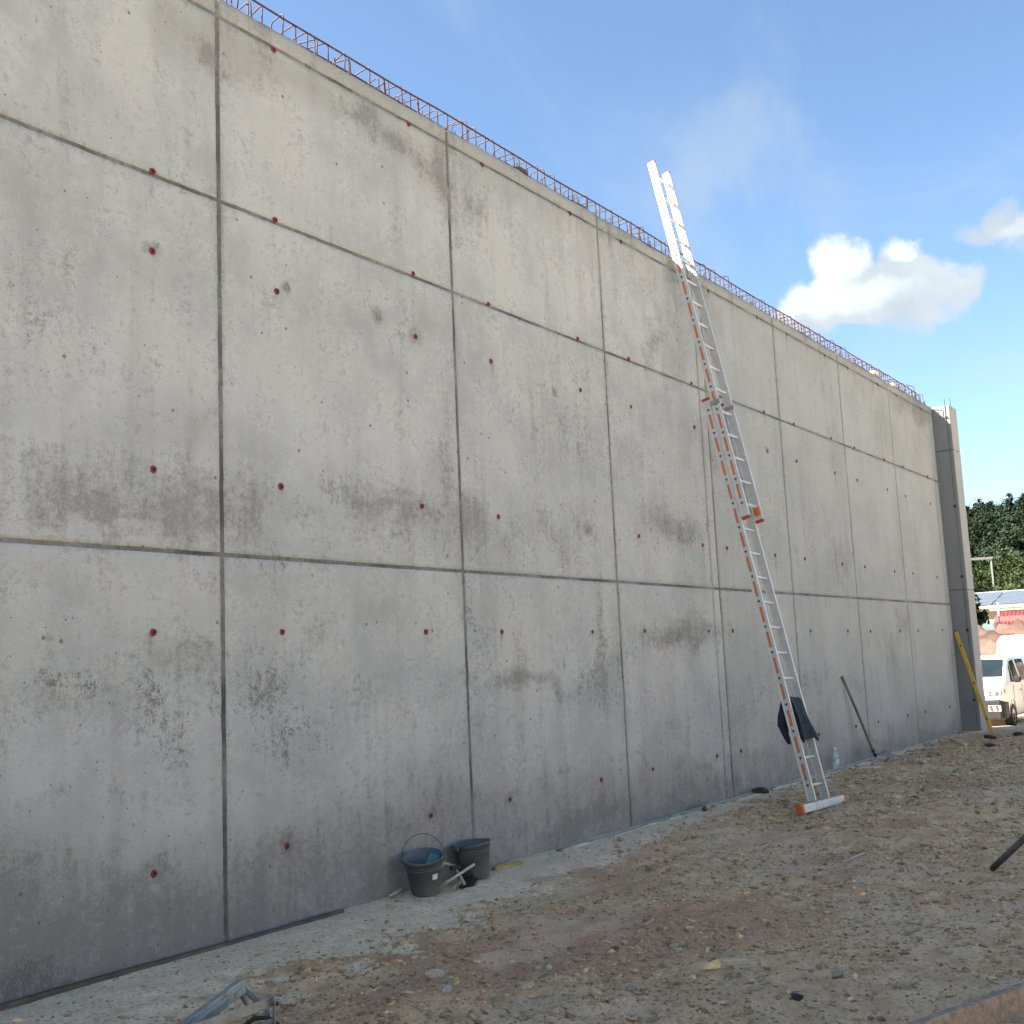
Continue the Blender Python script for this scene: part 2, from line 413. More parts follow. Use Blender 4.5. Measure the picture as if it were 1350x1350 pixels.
def bounce_strip():
    # unseen pale strip added in the sun to bounce light onto the wall
    u = np.concatenate([np.arange(-60, 24, 1.5), [24.0]]); w = np.arange(-19.0, -6.9, .5); X, Y = np.meshgrid(u, w, indexing='ij')
    Yw = Y+np.where(Y > -7.2, (fbm(X*.5, X*0, 3, 151)-.5)*.8, 0); Z = gz(X, Yw)*0+.05-.03*np.cos((Y+13)*1.6)
    nx, ny = X.shape; i = np.arange(nx*ny).reshape(nx, ny); f = np.stack([i[:-1, :-1], i[1:, :-1], i[1:, 1:], i[:-1, 1:]], -1).reshape(-1, 4)
    o = npmesh("bounce_strip", np.stack([X, Yw, Z], -1).reshape(-1, 3), f, mat("pale_bounce", (.345, .338, .322), .95, var=.2, vscale=1.5, bump=.8, bscale=30, spec=.1), smooth=True); tag(o, kind='structure')
bounce_strip()

# ------------------------------------------------------------------ the wall
XJ = [4.938, 7.528, 10.121, 12.37, 12.573, 14.935, 17.608, 20.253, 22.891, 23.17]
XE = [4.938-2.595*i for i in (5, 4, 3, 2, 1)] + XJ
ZE = [-.06, 2.465, 4.924, 6.30, 6.445]
TIE_X = [2.87, 4.39, 5.46, 6.998, 8.05, 9.578, 10.632, 12.18, 12.855, 14.39, 15.465, 17.03, 18.095, 19.68, 20.755, 22.375]
TIE_Z = [.517, 1.954, 2.977, 4.402, 4.944, 6.281]
STAINS = [(4.0, 2.83, 0.44, 0.18, 0.8, 'd'), (4.64, 2.77, 0.36, 0.17, 0.9, 'd'), (3.65, 2.88, 0.28, 0.15, 0.6, 'd'), (4.38, 2.58, 0.39, 0.12, 0.5, 'd'), (5.18, 2.69, 0.24, 0.21, 0.8, 'd'), (3.45, 3.85, 0.32, 0.27, 0.45, 's'), (3.64, 3.78, 0.29, 0.23, 0.4, 's'), (4.27, 3.63, 0.34, 0.3, 0.25, 's'), (3.84, 4.06, 0.25, 0.14, 0.35, 's'), (6.49, 2.97, 0.44, 0.15, 0.8, 'd'), (6.85, 2.88, 0.33, 0.25, 0.8, 'd'), (7.7, 2.89, 0.33, 0.34, 0.8, 'd'), (7.41, 3.19, 0.26, 0.26, 0.5, 'd'), (7.18, 2.72, 0.2, 0.25, 0.45, 'd'), (9.19, 3.98, 0.98, 0.39, 0.45, 'd'), (8.95, 4.25, 0.67, 0.19, 0.4, 'd'), (8.96, 2.98, 0.8, 0.22, 0.5, 'd'), (9.08, 2.77, 0.4, 0.15, 0.5, 'd'), (11.5, 3.18, 0.66, 0.16, 0.8, 'd'), (11.77, 3.07, 0.35, 0.11, 0.8, 's'), (10.53, 3.85, 0.5, 0.17, 0.35, 'd'), (14.14, 3.28, 0.78, 0.42, 0.3, 'd'), (5.29, 1.59, 0.41, 0.18, 1.0, 's'), (5.49, 1.3, 0.35, 0.23, 0.8, 's'), (5.16, 1.77, 0.2, 0.13, 0.6, 's'), (4.32, 1.65, 0.14, 0.27, 0.9, 's'), (4.49, 1.37, 0.2, 0.18, 0.9, 's'), (3.81, 1.73, 0.17, 0.08, 0.9, 's'), (4.66, 1.83, 0.24, 0.14, 0.5, 'd'), (4.01, 1.66, 0.3, 0.18, 0.4, 'd'), (3.72, 1.63, 0.28, 0.17, 0.5, 'd'), (5.8, 1.92, 0.15, 0.22, 0.5, 'd'), (5.45, 2.42, 0.1, 0.21, 0.8, 's'), (5.99, 2.98, 0.08, 0.23, 0.8, 's'), (5.68, 2.73, 0.15, 0.08, 0.5, 'd'), (5.34, 2.34, 0.11, 0.16, 0.7, 's'), (4.98, 2.88, 0.13, 0.15, 0.5, 'd'), (7.63, 1.78, 0.11, 0.45, 0.9, 's'), (7.84, 1.65, 0.15, 0.39, 0.6, 's'), (8.45, 1.46, 0.97, 0.09, 0.7, 'd'), (8.35, 1.7, 0.14, 0.17, 0.8, 's'), (9.72, 2.2, 0.09, 0.46, 0.9, 's'), (9.6, 1.75, 0.12, 0.45, 1.0, 's'), (9.36, 1.5, 0.19, 0.22, 0.7, 's'), (8.92, 1.72, 0.13, 0.18, 0.7, 's'), (11.42, 1.93, 1.02, 0.12, 0.8, 'd'), (11.6, 1.87, 0.47, 0.07, 0.8, 's'), (9.8, 1.52, 0.37, 0.23, 0.6, 'd'), (11.33, 0.64, 0.45, 0.49, 0.25, 'd'), (12.56, 3.54, 0.3, 0.87, 0.5, 's'), (12.65, 4.12, 0.18, 0.69, 0.8, 's'), (3.69, 0.2, 0.63, 0.22, 0.8, 'd'), (4.32, 0.25, 0.58, 0.13, 0.95, 'd'), (4.11, 0.42, 0.25, 0.08, 0.8, 'd'), (4.71, 0.06, 0.23, 0.09, 0.8, 'd'), (3.51, 0.05, 0.34, 0.1, 0.9, 's'), (3.97, 0.06, 0.29, 0.1, 0.6, 's'), (5.47, 0.12, 0.41, 0.09, 0.8, 'd'), (5.9, 0.12, 0.3, 0.1, 0.7, 'd'), (9.23, 0.19, 0.94, 0.11, 0.9, 'd'), (10.24, 0.06, 0.46, 0.1, 0.6, 'd'), (8.26, 0.51, 0.58, 0.16, 0.5, 'd'), (8.17, 0.85, 0.57, 0.33, 0.25, 'd'), (11.44, 0.1, 0.64, 0.14, 0.8, 'd'), (13.3, 0.1, 0.57, 0.13, 0.6, 'd'), (15.39, 0.09, 0.86, 0.14, 0.6, 'd'), (7.52, 0.97, 0.41, 0.25, 0.3, 'd'), (6.4, 0.84, 0.33, 0.22, 0.35, 'd'), (6.26, 1.47, 0.49, 0.11, 0.3, 'd'), (6.93, 0.9, 0.46, 0.08, 0.3, 'd'), (4.63, 6.02, 0.38, 0.25, 0.7, 'b'), (5.03, 5.97, 0.11, 0.12, 0.9, 'd'), (5.24, 6.15, 0.36, 0.24, 0.8, 'b'), (5.77, 6.23, 0.48, 0.25, 0.7, 'b'), (6.36, 6.25, 0.36, 0.17, 0.5, 'b'), (7.21, 6.11, 0.37, 0.43, 0.5, 'b'), (4.15, 5.25, 0.45, 0.26, 0.35, 'b'), (3.73, 5.23, 0.3, 0.2, 0.3, 'b'), (6.44, 6.16, 0.22, 0.15, 1.0, 'd'), (6.63, 6.13, 0.19, 0.14, 0.8, 'd'), (6.96, 6.05, 0.3, 0.1, 0.8, 'd'), (6.36, 6.29, 0.09, 0.08, 0.7, 'l'), (7.47, 6.02, 0.11, 0.44, 0.8, 'd'), (7.63, 6.04, 0.13, 0.3, 0.6, 'd'), (7.87, 5.98, 0.16, 0.22, 0.7, 'd'), (8.59, 6.22, 0.65, 0.14, 0.5, 'b'), (9.41, 6.33, 0.74, 0.21, 0.5, 'b'), (9.99, 6.18, 0.32, 0.35, 0.5, 'b'), (11.36, 6.26, 0.77, 0.29, 0.5, 'b'), (11.65, 5.64, 0.4, 0.58, 0.4, 'd'), (11.13, 5.2, 0.15, 0.28, 0.7, 'd'), (12.95, 6.04, 0.33, 0.64, 0.7, 'b'), (12.74, 6.09, 0.18, 0.42, 0.5, 'd'), (14.41, 6.06, 1.09, 0.23, 0.4, 'b'), (16.73, 5.96, 1.38, 0.2, 0.4, 'b'), (18.98, 6.26, 1.26, 0.23, 0.5, 'b'), (21.9, 6.27, 1.06, 0.22, 0.8, 'b'), (22.28, 6.18, 0.55, 0.23, 0.9, 'd'), (21.15, 6.22, 0.7, 0.12, 0.6, 'd'), (22.21, 5.64, 0.43, 0.48, 0.4, 'd'), (19.61, 5.55, 0.62, 0.57, 0.3, 'd'), (17.16, 4.94, 0.28, 0.77, 0.35, 'd'), (14.81, 3.97, 0.39, 0.66, 0.35, 'd'), (16.15, 3.43, 0.96, 0.7, 0.25, 'd'), (17.04, 3.02, 0.48, 0.36, 0.5, 'd'), (15.36, 1.23, 1.16, 0.15, 0.45, 'd'), (12.97, 0.77, 0.31, 0.45, 0.4, 'd'), (13.53, 1.3, 0.71, 0.28, 0.35, 'd'), (15.88, 0.89, 0.61, 0.32, 0.35, 'd'), (19.26, 1.46, 0.58, 0.51, 0.4, 'd'), (17.26, 1.16, 1.04, 0.16, 0.35, 'd'), (19.88, 2.1, 0.44, 0.26, 0.5, 'd'), (20.63, 3.06, 0.66, 0.56, 0.3, 'd'), (12.95, 1.32, 0.67, 0.13, 0.3, 'd'), (12.75, 2.06, 0.22, 0.28, 0.4, 's'), (4.61, 3.29, 0.3, 0.2, 0.6, 'b'), (9.04, 5.34, 0.83, 0.48, 0.25, 'l'), (4.56, 3.38, 0.18, 0.1, 0.4, 'b'), (5.19, 3.38, 0.41, 0.54, 0.2, 'l'), (6.54, 4.08, 0.54, 0.38, 0.25, 'l'), (8.63, 3.61, 0.77, 0.44, 0.25, 'l'), (8.01, 3.25, 0.29, 0.21, 0.4, 'l'), (3.85, 3.18, 0.2, 0.18, 0.3, 'b'), (6.74, 2.51, 0.55, 0.12, 0.2, 'l')]
HALO = [(4.39, 4.402, .11), (6.998, 4.402, .13), (6.998, 2.977, .13), (4.39, .517, .16), (5.46, .517, .12), (6.998, .517, .12), (8.05, .517, .11), (9.578, 2.977, .14), (6.55, 4.47, .11), (5.55, 4.45, .07), (9.1, 4.30, .09), (14.39, 4.402, .1)]

wall = empty("concrete_wall", (0, 0, 0))
tag(wall, 'tall grey formed concrete wall with a grid of joints and tie plugs', 'wall')
core = MB().box(((XE[0]+23.17)/2, .008+.22, 3.06), (23.17-XE[0], .44, 6.72)).build("joint_backing", M_joint, wall)

def stain_shade_fields(X, Z, tone):
    d = np.zeros_like(X); s = np.zeros_like(X); b = np.zeros_like(X)
    wx = X+(fbm(X*2.2, Z*2.2, 4, 71)-.5)*.6; wz = Z+(fbm(X*2.2+9, Z*2.2, 4, 72)-.5)*.45
    for (cx, cz, rx, rz, st, ch) in STAINS:
        g = st*np.exp(-(((wx-cx)/(rx*1.3))**2+((wz-cz)/(rz*1.3))**2)**1.0)
        if ch == 'd': d = np.maximum(d, g)
        elif ch == 's': s = np.maximum(s, g); d = np.maximum(d, g*.35)
        elif ch == 'b': b = np.maximum(b, g)
        else: d = d-.5*g
    for (cx, cz, r) in HALO:
        q = np.sqrt((X-cx)**2+(Z-cz-.005)**2)/r
        d = np.maximum(d, .75*(1-sst(q, .30, 1.1))); s = np.maximum(s, .45*(1-sst(q, .4, 1.2)))
    for cx in TIE_X:                                    # a smear round and under every tie hole
        for cz in TIE_Z:
            q = np.sqrt(((X-cx)/.06)**2+((Z-cz+.03)/.09)**2); d = np.maximum(d, .42*(1-sst(q, .2, 1.0)))
            h = float(vnoise(cx*7.7, cz*9.1, 88))
            if h > .5:                                  # a run of damp below the hole
                ln = .15+1.1*(h-.5); d = np.maximum(d, .62*np.exp(-((X-cx-.02*np.sin(Z*9))/.030)**2)*sst(Z, cz-ln, cz-.05*ln)*(Z < cz))
    # splash band at the foot, uneven
    d = np.maximum(d, .62*(1-sst(Z+(fbm(X*1.9, Z*0, 3, 81)-.5)*.45, .05, .30)))
    # muddy splash plus painted light fall-off low down, widest at the near end
    mud_shade = fbm(X*1.1, Z*1.4, 4, 86); b = np.maximum(b, 1.0*(1-sst(Z+(mud_shade-.5)*1.1, .15, np.interp(X, [3, 7, 12, 20], [1.5, 1.0, .7, .6]))))
    d = np.maximum(d, np.interp(X, [3, 5, 7, 10], [1.0, .85, .55, .35])*(1-sst(Z+(mud_shade-.5)*.9, .10, 1.0)))
    # grime hugging the joints
    for xj in XE:
        d = np.maximum(d, (.30+.35*fbm(X*0+xj*3.1, Z*1.6, 3, 83))*np.exp(-np.abs(X-xj)/.035))
    for zj in ZE[1:4]:
        d = np.maximum(d, (.25+.35*fbm(X*1.6, Z*0+zj*5, 3, 84))*np.exp(-np.abs(Z-zj)/.028))
    # run-off from the top
    run = fbm(X*5.0, X*0, 4, 85)
    b = np.maximum(b, .75*sst(Z, 5.75+.45*run, 6.45)); d = np.maximum(d, .50*sst(run, .52, .75)*sst(Z, 5.9, 6.35))
    return np.stack([np.clip(d, 0, 1), np.clip(s, 0, 1), np.clip(b, 0, 1), np.full_like(X, tone)], -1)

def panel(x0, x1, z0, z1, res, tone, gx0=.015, gx1=.015):
    g = .010; ch = .008
    top = z1 > 6.4
    xa, xb = x0+gx0, x1-gx1; za, zb = z0+(g if z0 > 0 else 0), z1-(0 if top else g)
    u = np.concatenate([[xa], np.linspace(xa+ch, xb-ch, max(2, int((x1-x0)/res))), [xb]])
    w = np.concatenate([[za], np.linspace(za+ch, zb-ch, max(2, int((z1-z0)/res))), [zb]])
    X, Z = np.meshgrid(u, w, indexing='ij')
    Y = (fbm(X*1.1, Z*1.1, 2, 91)-.5)*.006
    rag = (fbm(X*7, Z*7, 3, 92)-.5)
    Y = Y-.0004*rag
    C = stain_shade_fields(X, Z, tone)
    Y[0, :] = .016; Y[-1, :] = .016; Y[:, 0] = .016; Y[:, -1] = .016
    jit = (fbm(X*14, Z*14, 3, 93)-.5)*.012
    X[1, :] += jit[1, :]; X[-2, :] += jit[-2, :]
    Z[:, 1] += jit[:, 1]; Z[:, -2] += jit[:, -2]
    if top:
        Z[:, -2:] += ((fbm(X*3, X*0, 4, 94)-.5)*.03)[:, -2:]; Z[:, -1] -= .004; Y[:, -1] = .016
    nx, nz = X.shape; i = np.arange(nx*nz).reshape(nx, nz)
    f = np.stack([i[:-1, :-1], i[1:, :-1], i[1:, 1:], i[:-1, 1:]], -1).reshape(-1, 4)
    return npmesh("panel", np.stack([X, Y, Z], -1).reshape(-1, 3), f, M_conc, wall, smooth=True, col=C.reshape(-1, 4), cname='stain_shade')

PANELS = []
for i in range(len(XE)-1):
    x0, x1 = XE[i], XE[i+1]
    for j in range(4):
        res = .30 if x1 < 3 else (.03 if x0 < 10 else .04)
        tone = (.12 if x0 < 12.4 else .48) + .14*(vnoise(i*3.3, j*2.7, 5)-.5)
        thin = abs(x1-12.37) < .01 or abs(x0-12.37) < .01
        PANELS.append((x0, x1, ZE[j], ZE[j+1], panel(x0, x1, ZE[j], ZE[j+1], res, max(0, tone), gx0=.005 if abs(x0-12.37) < .01 else .015, gx1=.005 if abs(x1-12.37) < .01 else .015)))

# tie plugs: a red plastic ring with a dark hole; beyond the ladder they are dull
M_red = mat("red_plastic", (.19, .012, .022), .5, var=.3, vscale=60)
M_redd = mat("dull_plug", (.075, .045, .04), .7, var=.4, vscale=60)
M_hole = mat("plug_hole", (.02, .006, .006), .8, var=.2)
M_grout = mat("grout_patch", (.20, .205, .20), .9, var=.3, vscale=50, bump=.5)
TURN = Matrix.Rotation(math.pi/2, 3, 'X')             # lathe axis +z -> -y
plug_m = MB().lathe([(.0315, -.004), (.030, .003), (.024, .0065), (.017, .005), (.0150, .0016), (.0150, -.003)], 18, M=TURN)
hole_m = MB().lathe([(.0149, .0020), (.006, .0012), (.0002, .001)], 14, M=TURN)
proto = {}
def tie(x, z, kind):
    par = wall
    for (x0, x1, z0, z1, o) in PANELS:
        if x0 <= x < x1 and z0 <= z < z1: par = o
    jx, jz = rng.normal(0, .006), rng.normal(0, .004)
    if kind not in proto:
        me = bpy.data.meshes.new("tie_plug"); src = plug_m.v; fs = list(plug_m.f); o_ = len(src)
        me.from_pydata(src+hole_m.v, [], fs+[tuple(q+o_ for q in f) for f in hole_m.f])
        me.materials.append({'red': M_red, 'dull': M_redd, 'grout': M_grout}[kind]); me.materials.append(M_hole)
        for pi, pl in enumerate(me.polygons): pl.material_index = 1 if (pi >= len(fs) and kind != 'grout') else 0
        me.shade_smooth(); proto[kind] = me
    o = bpy.data.objects.new("tie_plug", proto[kind]); COL.objects.link(o); o.parent = par
    o.location = (x+jx, -.003, z+jz); s = rng.uniform(.66, .86) if kind == 'red' else rng.uniform(.7, .95)
    o.scale = (s, 1, s); o.rotation_euler = (0, rng.uniform(0, 6), 0)
for x in TIE_X:
    for z in TIE_Z:
        if x > 12.4: kd = 'dull'
        elif z > 6 and x > 7.5: kd = 'dull'
        elif abs(x-9.578) < .02 and abs(z-2.977) < .02: kd = 'grout'
        else: kd = 'red'
        tie(x, z, kd)
for (x, z) in ((6.55, 4.47), (5.55, 4.45), (9.1, 4.30)): tie(x, z, 'grout')

# lip of the footing showing along the foot of the wall
M_lip = mat("footing_lip_concrete", (.56, .50, .42), .9, var=.2, vscale=14, bump=.8, bscale=60, dirt=(.30, .22, .15), dscale=5, damt=.8, coords='Object')
def lip():
    xs = np.arange(8.6, 22.9, .06); n = len(xs)
    yo = -np.interp(xs, [8.6, 10, 13, 18, 23], [.13, .14, .15, .17, .15])+(fbm(xs*2.2, xs*0, 4, 101)-.5)*.10
    wd = .05+.05*fbm(xs*3, xs*0+4, 3, 102); ht = gz(xs, yo)+.006+.034*(fbm(xs*1.6, xs*0+8, 4, 103)-.28)
    v = np.concatenate([np.stack([xs, yo+wd*.5, np.full(n, -.08)], 1), np.stack([xs, yo+wd*.35, ht], 1), np.stack([xs, yo-wd*.4, ht-.004], 1), np.stack([xs, yo-wd*.6, np.full(n, -.08)], 1)])
    f = []
    for r in range(3):
        for i in range(n-1): f.append((r*n+i, r*n+i+1, (r+1)*n+i+1, (r+1)*n+i))
    npmesh("footing_lip", v, np.array(f), M_lip, wall)
lip()

# ------------------------------------------------------------------ end pilaster
pil = empty("concrete_pilaster", (23.45, -.34, 0))
tag(pil, 'square concrete pilaster standing proud at the far end of the wall', 'pilaster')
def pbox(name, x0, x1, y0, y1, z0, z1, mt, bev=.008):
    o = MB().box(((x0+x1)/2-23.45, (y0+y1)/2+.34, (z0+z1)/2), (x1-x0, y1-y0, z1-z0), None, bev).build(name, mt, pil)
    return o
M_concP = concrete("pilaster_concrete", (.385, .383, .375), (.32, .319, .314))
M_concR = concrete("return_concrete", (.255, .256, .25), (.205, .206, .202))  # darker concrete for the return and corner panels
pbox("joint_backing", 23.185, 23.70, -.325, .44, -.9, 6.425, M_joint, 0)
for (za, zb) in ((-.9, 2.735), (2.750, 5.527), (5.542, 6.445)):
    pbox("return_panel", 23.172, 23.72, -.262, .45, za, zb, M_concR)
    pbox("corner_panel", 23.172, 23.195, -.3385, -.276, za, zb, M_concR, .003)
    pbox("face_panel", 23.1975, 23.72, -.340, -.276, za, zb, M_concP)
for z in (.6, 1.95, 3.0, 4.4, 6.2):
    o = bpy.data.objects.new("tie_plug", proto['dull']); COL.objects.link(o); o.parent = pil
    o.location = (23.172-23.45-.002, .075, z); o.rotation_euler = (0, 0, -math.pi/2)
for (dx, dy, h) in ((-.2, .1, .16), (.05, .05, .22), (.18, .08, .14), (-.12, .5, .2)):
    MB().tube([(dx, dy, 6.40), (dx+.005, dy, 6.445+h)], .006, 6).build("starter_bar", mat("rusty_rebar", (.066, .022, .018), .75, var=.35, vscale=25), pil)

# ------------------------------------------------------------------ reinforcement on the crown of the wall
M_rebar = MATS["rusty_rebar"]
def hairpin_mesh(h, wdt):
    r = .035; pts = [(0, 0, -.06), (0, 0, h-r)]
    for a in (30, 60, 90): pts.append((0, r-r*math.cos(R(a)), h-r+r*math.sin(R(a))))
    for a in (60, 30, 0): pts.append((0, wdt-r+r*math.cos(R(a)), h-r+r*math.sin(R(a))))
    pts += [(0, wdt, -.06)]
    mb = MB().tube(pts, .0060, 6); me = bpy.data.meshes.new("hairpin"); me.from_pydata(mb.v, [], mb.f); me.materials.append(M_rebar); me.shade_smooth(); return me
hp = [hairpin_mesh(.235, .20), hairpin_mesh(.25, .19), hairpin_mesh(.225, .21)]
sb = []
for h in (.07, .12, .18):
    mb = MB().tube([(0, 0, -.05), (0, 0, h)], 0.0064, 6); me = bpy.data.meshes.new("starter_bar"); me.from_pydata(mb.v, [], mb.f); me.materials.append(M_rebar); sb.append(me)
def cage(x0, x1, label, y0):
    c = empty("rebar_cage", ((x0+x1)/2, y0, 6.44)); tag(c, label, 'rebar cage', 'rebar cages on the crown of the wall')
    L = (x1-x0)/2
    for (dy, z, r) in ((.012, .218, .0085), (.188, .218, .008), (.0, .052, .0075), (.205, .06, .007)):
        pts = [(t, dy+.004*math.sin(t*1.7), z+.006*math.sin(t*2.3+dy*20)+.004*math.sin(t*5.1)) for t in np.arange(-L, L+.01, .45)]
        MB().tube(pts, r, 6).build("long_bar", M_rebar, c, True)
    x = -L+.05
    while x < L-.03:
        o = bpy.data.objects.new("hairpin", random.choice(hp)); COL.objects.link(o); o.parent = c
        o.location = (x+random.uniform(-.04, .04), random.uniform(-.008, .012), random.uniform(-.02, .012)); o.rotation_euler = (random.uniform(-.06, .06), random.uniform(-.09, .09), random.uniform(-.3, .3)); o.scale = (1, random.uniform(.85, 1.1), random.uniform(.9, 1.12))
        for _k in range(random.choice((0, 1, 1, 2))):
            o = bpy.data.objects.new("starter_bar", random.choice(sb)); COL.objects.link(o); o.parent = c
            o.location = (x+random.uniform(.03, .12), random.choice((-.02, .0, .09, .22)), 0); o.rotation_euler = (random.uniform(-.06, .06), random.uniform(-.06, .06), 0)
        x += .140
    return c
cage(XE[2], 12.50, 'rust red rebar cage on the wall top left of the ladder', .085)
cage(12.66, 23.0, 'rust red rebar cage on the wall top right of the ladder', .085)

# ================================================================== LOOSE STUFF ON THE GROUND
def ico():
    t = (1+5**.5)/2
    v = np.array([(-1, t, 0), (1, t, 0), (-1, -t, 0), (1, -t, 0), (0, -1, t), (0, 1, t), (0, -1, -t), (0, 1, -t), (t, 0, -1), (t, 0, 1), (-t, 0, -1), (-t, 0, 1)], float)
    v /= np.linalg.norm(v[0])
    f = np.array([(0, 11, 5), (0, 5, 1), (0, 1, 7), (0, 7, 10), (0, 10, 11), (1, 5, 9), (5, 11, 4), (11, 10, 2), (10, 7, 6), (7, 1, 8), (3, 9, 4), (3, 4, 2), (3, 2, 6), (3, 6, 8), (3, 8, 9), (4, 9, 5), (2, 4, 11), (6, 2, 10), (8, 6, 7), (9, 8, 1)])
    return v, f
IV, IF = ico()
M_stone = mat("stone_chip", (.60, .44, .265), .92, var=.35, vscale=22, bump=.6, bscale=60, attr='tint', coords='Object', spec=.2)

OV = np.array([(1, 0, 0), (-1, 0, 0), (0, 1, 0), (0, -1, 0), (0, 0, 1), (0, 0, -1)], float)
OF = np.array([(0, 2, 4), (2, 1, 4), (1, 3, 4), (3, 0, 4), (2, 0, 5), (1, 2, 5), (3, 1, 5), (0, 3, 5)])
def gravel():
    def scatter(N, BV, BF, smin, sv, pw, boost, thin):
        x = 2.2+20.5*rng.random(N)**1.5; y = -5.5*rng.random(N)**.95-.03
        den = fbm(x*1.1, y*1.1, 4, 111)*.6+fbm(x*4, y*4, 3, 112)*.4
        keep = (rng.random(N) < sst(den, .30, .60)+.10) & ((y < -apron_edge(x)*.9+rng.normal(0, .12, N)) | (rng.random(N) < thin))
        x, y = x[keep], y[keep]; n = len(x)
        s = (smin+sv*rng.random(n)**pw)*(1+boost*sst(x, 8, 14))
        z = gz(x, y)
        sc = s[:, None]*np.stack([rng.uniform(.8, 1.9, n), rng.uniform(.6, 1.2, n), rng.uniform(.30, .75, n)], 1)
        a = rng.random(n)*6.283; ca, sa = np.cos(a), np.sin(a); nb = len(BV)
        V = BV[None]*(1+.34*rng.standard_normal((n, nb, 1)).clip(-1.3, 1.3))*sc[:, None]
        V = np.stack([V[..., 0]*ca[:, None]-V[..., 1]*sa[:, None], V[..., 0]*sa[:, None]+V[..., 1]*ca[:, None], V[..., 2]], -1)
        V[..., 2] += V[..., 0]*rng.normal(0, .3, (n, 1))
        V += np.stack([x, y, z+sc[:, 2]*.2], 1)[:, None]
        Fc = BF[None]+nb*np.arange(n)[:, None, None]
        br = rng.uniform(.42, 1.08, n)+.12*(rng.random(n) > .95); rd = rng.random(n) < .3; gy = rng.random(n) < .08
        c = np.stack([br*np.where(gy, .93, 1.0), br*np.where(rd, .84, .985), br*np.where(rd, .76, np.where(gy, 1.03, .94)), np.ones(n)], 1)
        return V.reshape(-1, 3), Fc.reshape(-1, 3), np.repeat(c, nb, 0)
    A = scatter(80000, OV, OF, .0035, .0075, 1.7, .7, .22); Bq = scatter(24000, IV, IF, .007, .017, 2.4, .35, .16)
    V = np.concatenate([A[0], Bq[0]]); Fc = np.concatenate([A[1], Bq[1]+len(A[0])]); c = np.concatenate([A[2], Bq[2]])
    o = npmesh("gravel", V, Fc, M_stone, col=c)
    tag(o, 'small stone chips and pebbles strewn over the bare earth', 'gravel', kind='stuff')
gravel()

def stone_mesh(seed):
    r = np.random.default_rng(seed)
    import bmesh
    bm = bmesh.new(); bmesh.ops.create_icosphere(bm, subdivisions=2, radius=1)
    d = [Vector(r.normal(size=3)).normalized() for _ in range(9)]; h = r.uniform(.55, .9, 9)
    for v in bm.verts:
        for q, hh in zip(d, h):
            t = v.co.dot(q)
            if t > hh: v.co -= q*(t-hh)*.92
        v.co *= 1+.05*r.normal()
    me = bpy.data.meshes.new("stone"); bm.to_mesh(me); bm.free(); return me
sms = [stone_mesh(i) for i in range(6)]
STONE_C = [(.44, .36, .265), (.37, .29, .205), (.50, .42, .32), (.38, .27, .195)]
for i, me in enumerate(sms): me.materials.append(mat("stone_%d" % (i % 4), STONE_C[i % 4], .92, var=.3, vscale=5, bump=.7, bscale=14, spec=.2))
spots = [(4.88, -1.74, .052), (5.02, -1.69, .042), (4.70, -1.98, .035), (5.30, -1.52, .036), (4.95, -2.3, .04), (5.6, -2.2, .03), (6.1, -2.55, .034), (5.25, -2.75, .038), (5.02, -2.95, .03), (6.6, -2.1, .03), (5.45, -3.35, .03), (5.9, -3.6, .033), (6.9, -3.1, .035), (7.6, -2.7, .036), (7.3, -3.6, .03), (8.3, -2.3, .034), (8.8, -3.3, .04), (9.6, -2.7, .036), (10.6, -2.0, .042), (11.0, -3.1, .045), (12.6, -1.9, .045), (13.6, -2.6, .05), (14.6, -1.3, .06), (15.4, -1.8, .055), (16.8, -1.0, .07), (18.3, -.75, .08), (19.6, -.9, .07), (20.6, -.5, .09), (9.9, -.45, .045), (8.9, -.55, .035), (6.4, -1.25, .028), (5.75, -4.0, .03)]
for i, (x, y, s) in enumerate(spots):
    o = bpy.data.objects.new("stone", sms[i % 6]); COL.objects.link(o)
    o.location = (x, y, float(gz(x, y))+s*.22); o.scale = (s*1.3, s*.95, s*.62); o.rotation_euler = (rng.normal(0, .15), rng.normal(0, .15), rng.random()*6.28)
    tag(o, 'fist sized angular stone lying loose on the bare earth', 'stone', 'larger loose stones on the bare earth')

# ================================================================== THE EXTENSION LADDER
M_alu = mat("aluminium", (.52, .52, .505), .45, metal=.5, var=.06, vscale=3, stretch=(1, 1, 8), dirt=(.42, .41, .38), dscale=9, damt=.3)
M_orange = mat("orange_sticker", (.42, .125, .035), .55, var=.22, vscale=60, dirt=(.50, .30, .18), dscale=160, damt=.55)
M_black = mat("black_plastic", (.012, .012, .013), .6, var=.3)
M_ocap = mat("orange_plastic", (.50, .115, .022), .55, var=.12, dirt=(.25, .12, .06), damt=.35)
M_rcap = mat("red_cap_plastic", (.33, .045, .022), .55, var=.15, dirt=(.16, .05, .03), damt=.35)
ax = Vector((.032, .208, .977)).normalized(); xa = Vector((1, 0, 0)); xa = (xa-ax*xa.dot(ax)).normalized(); ya = ax.cross(xa)
lad = empty("extension_ladder"); Lm = Matrix((xa, ya, ax)).transposed().to_4x4(); Lm.translation = Vector((11.627, -1.267, .10)); lad.matrix_world = Lm
tag(lad, 'tall aluminium extension ladder with orange stickers leaning against the concrete wall', 'ladder')
W = .405; P = .2874
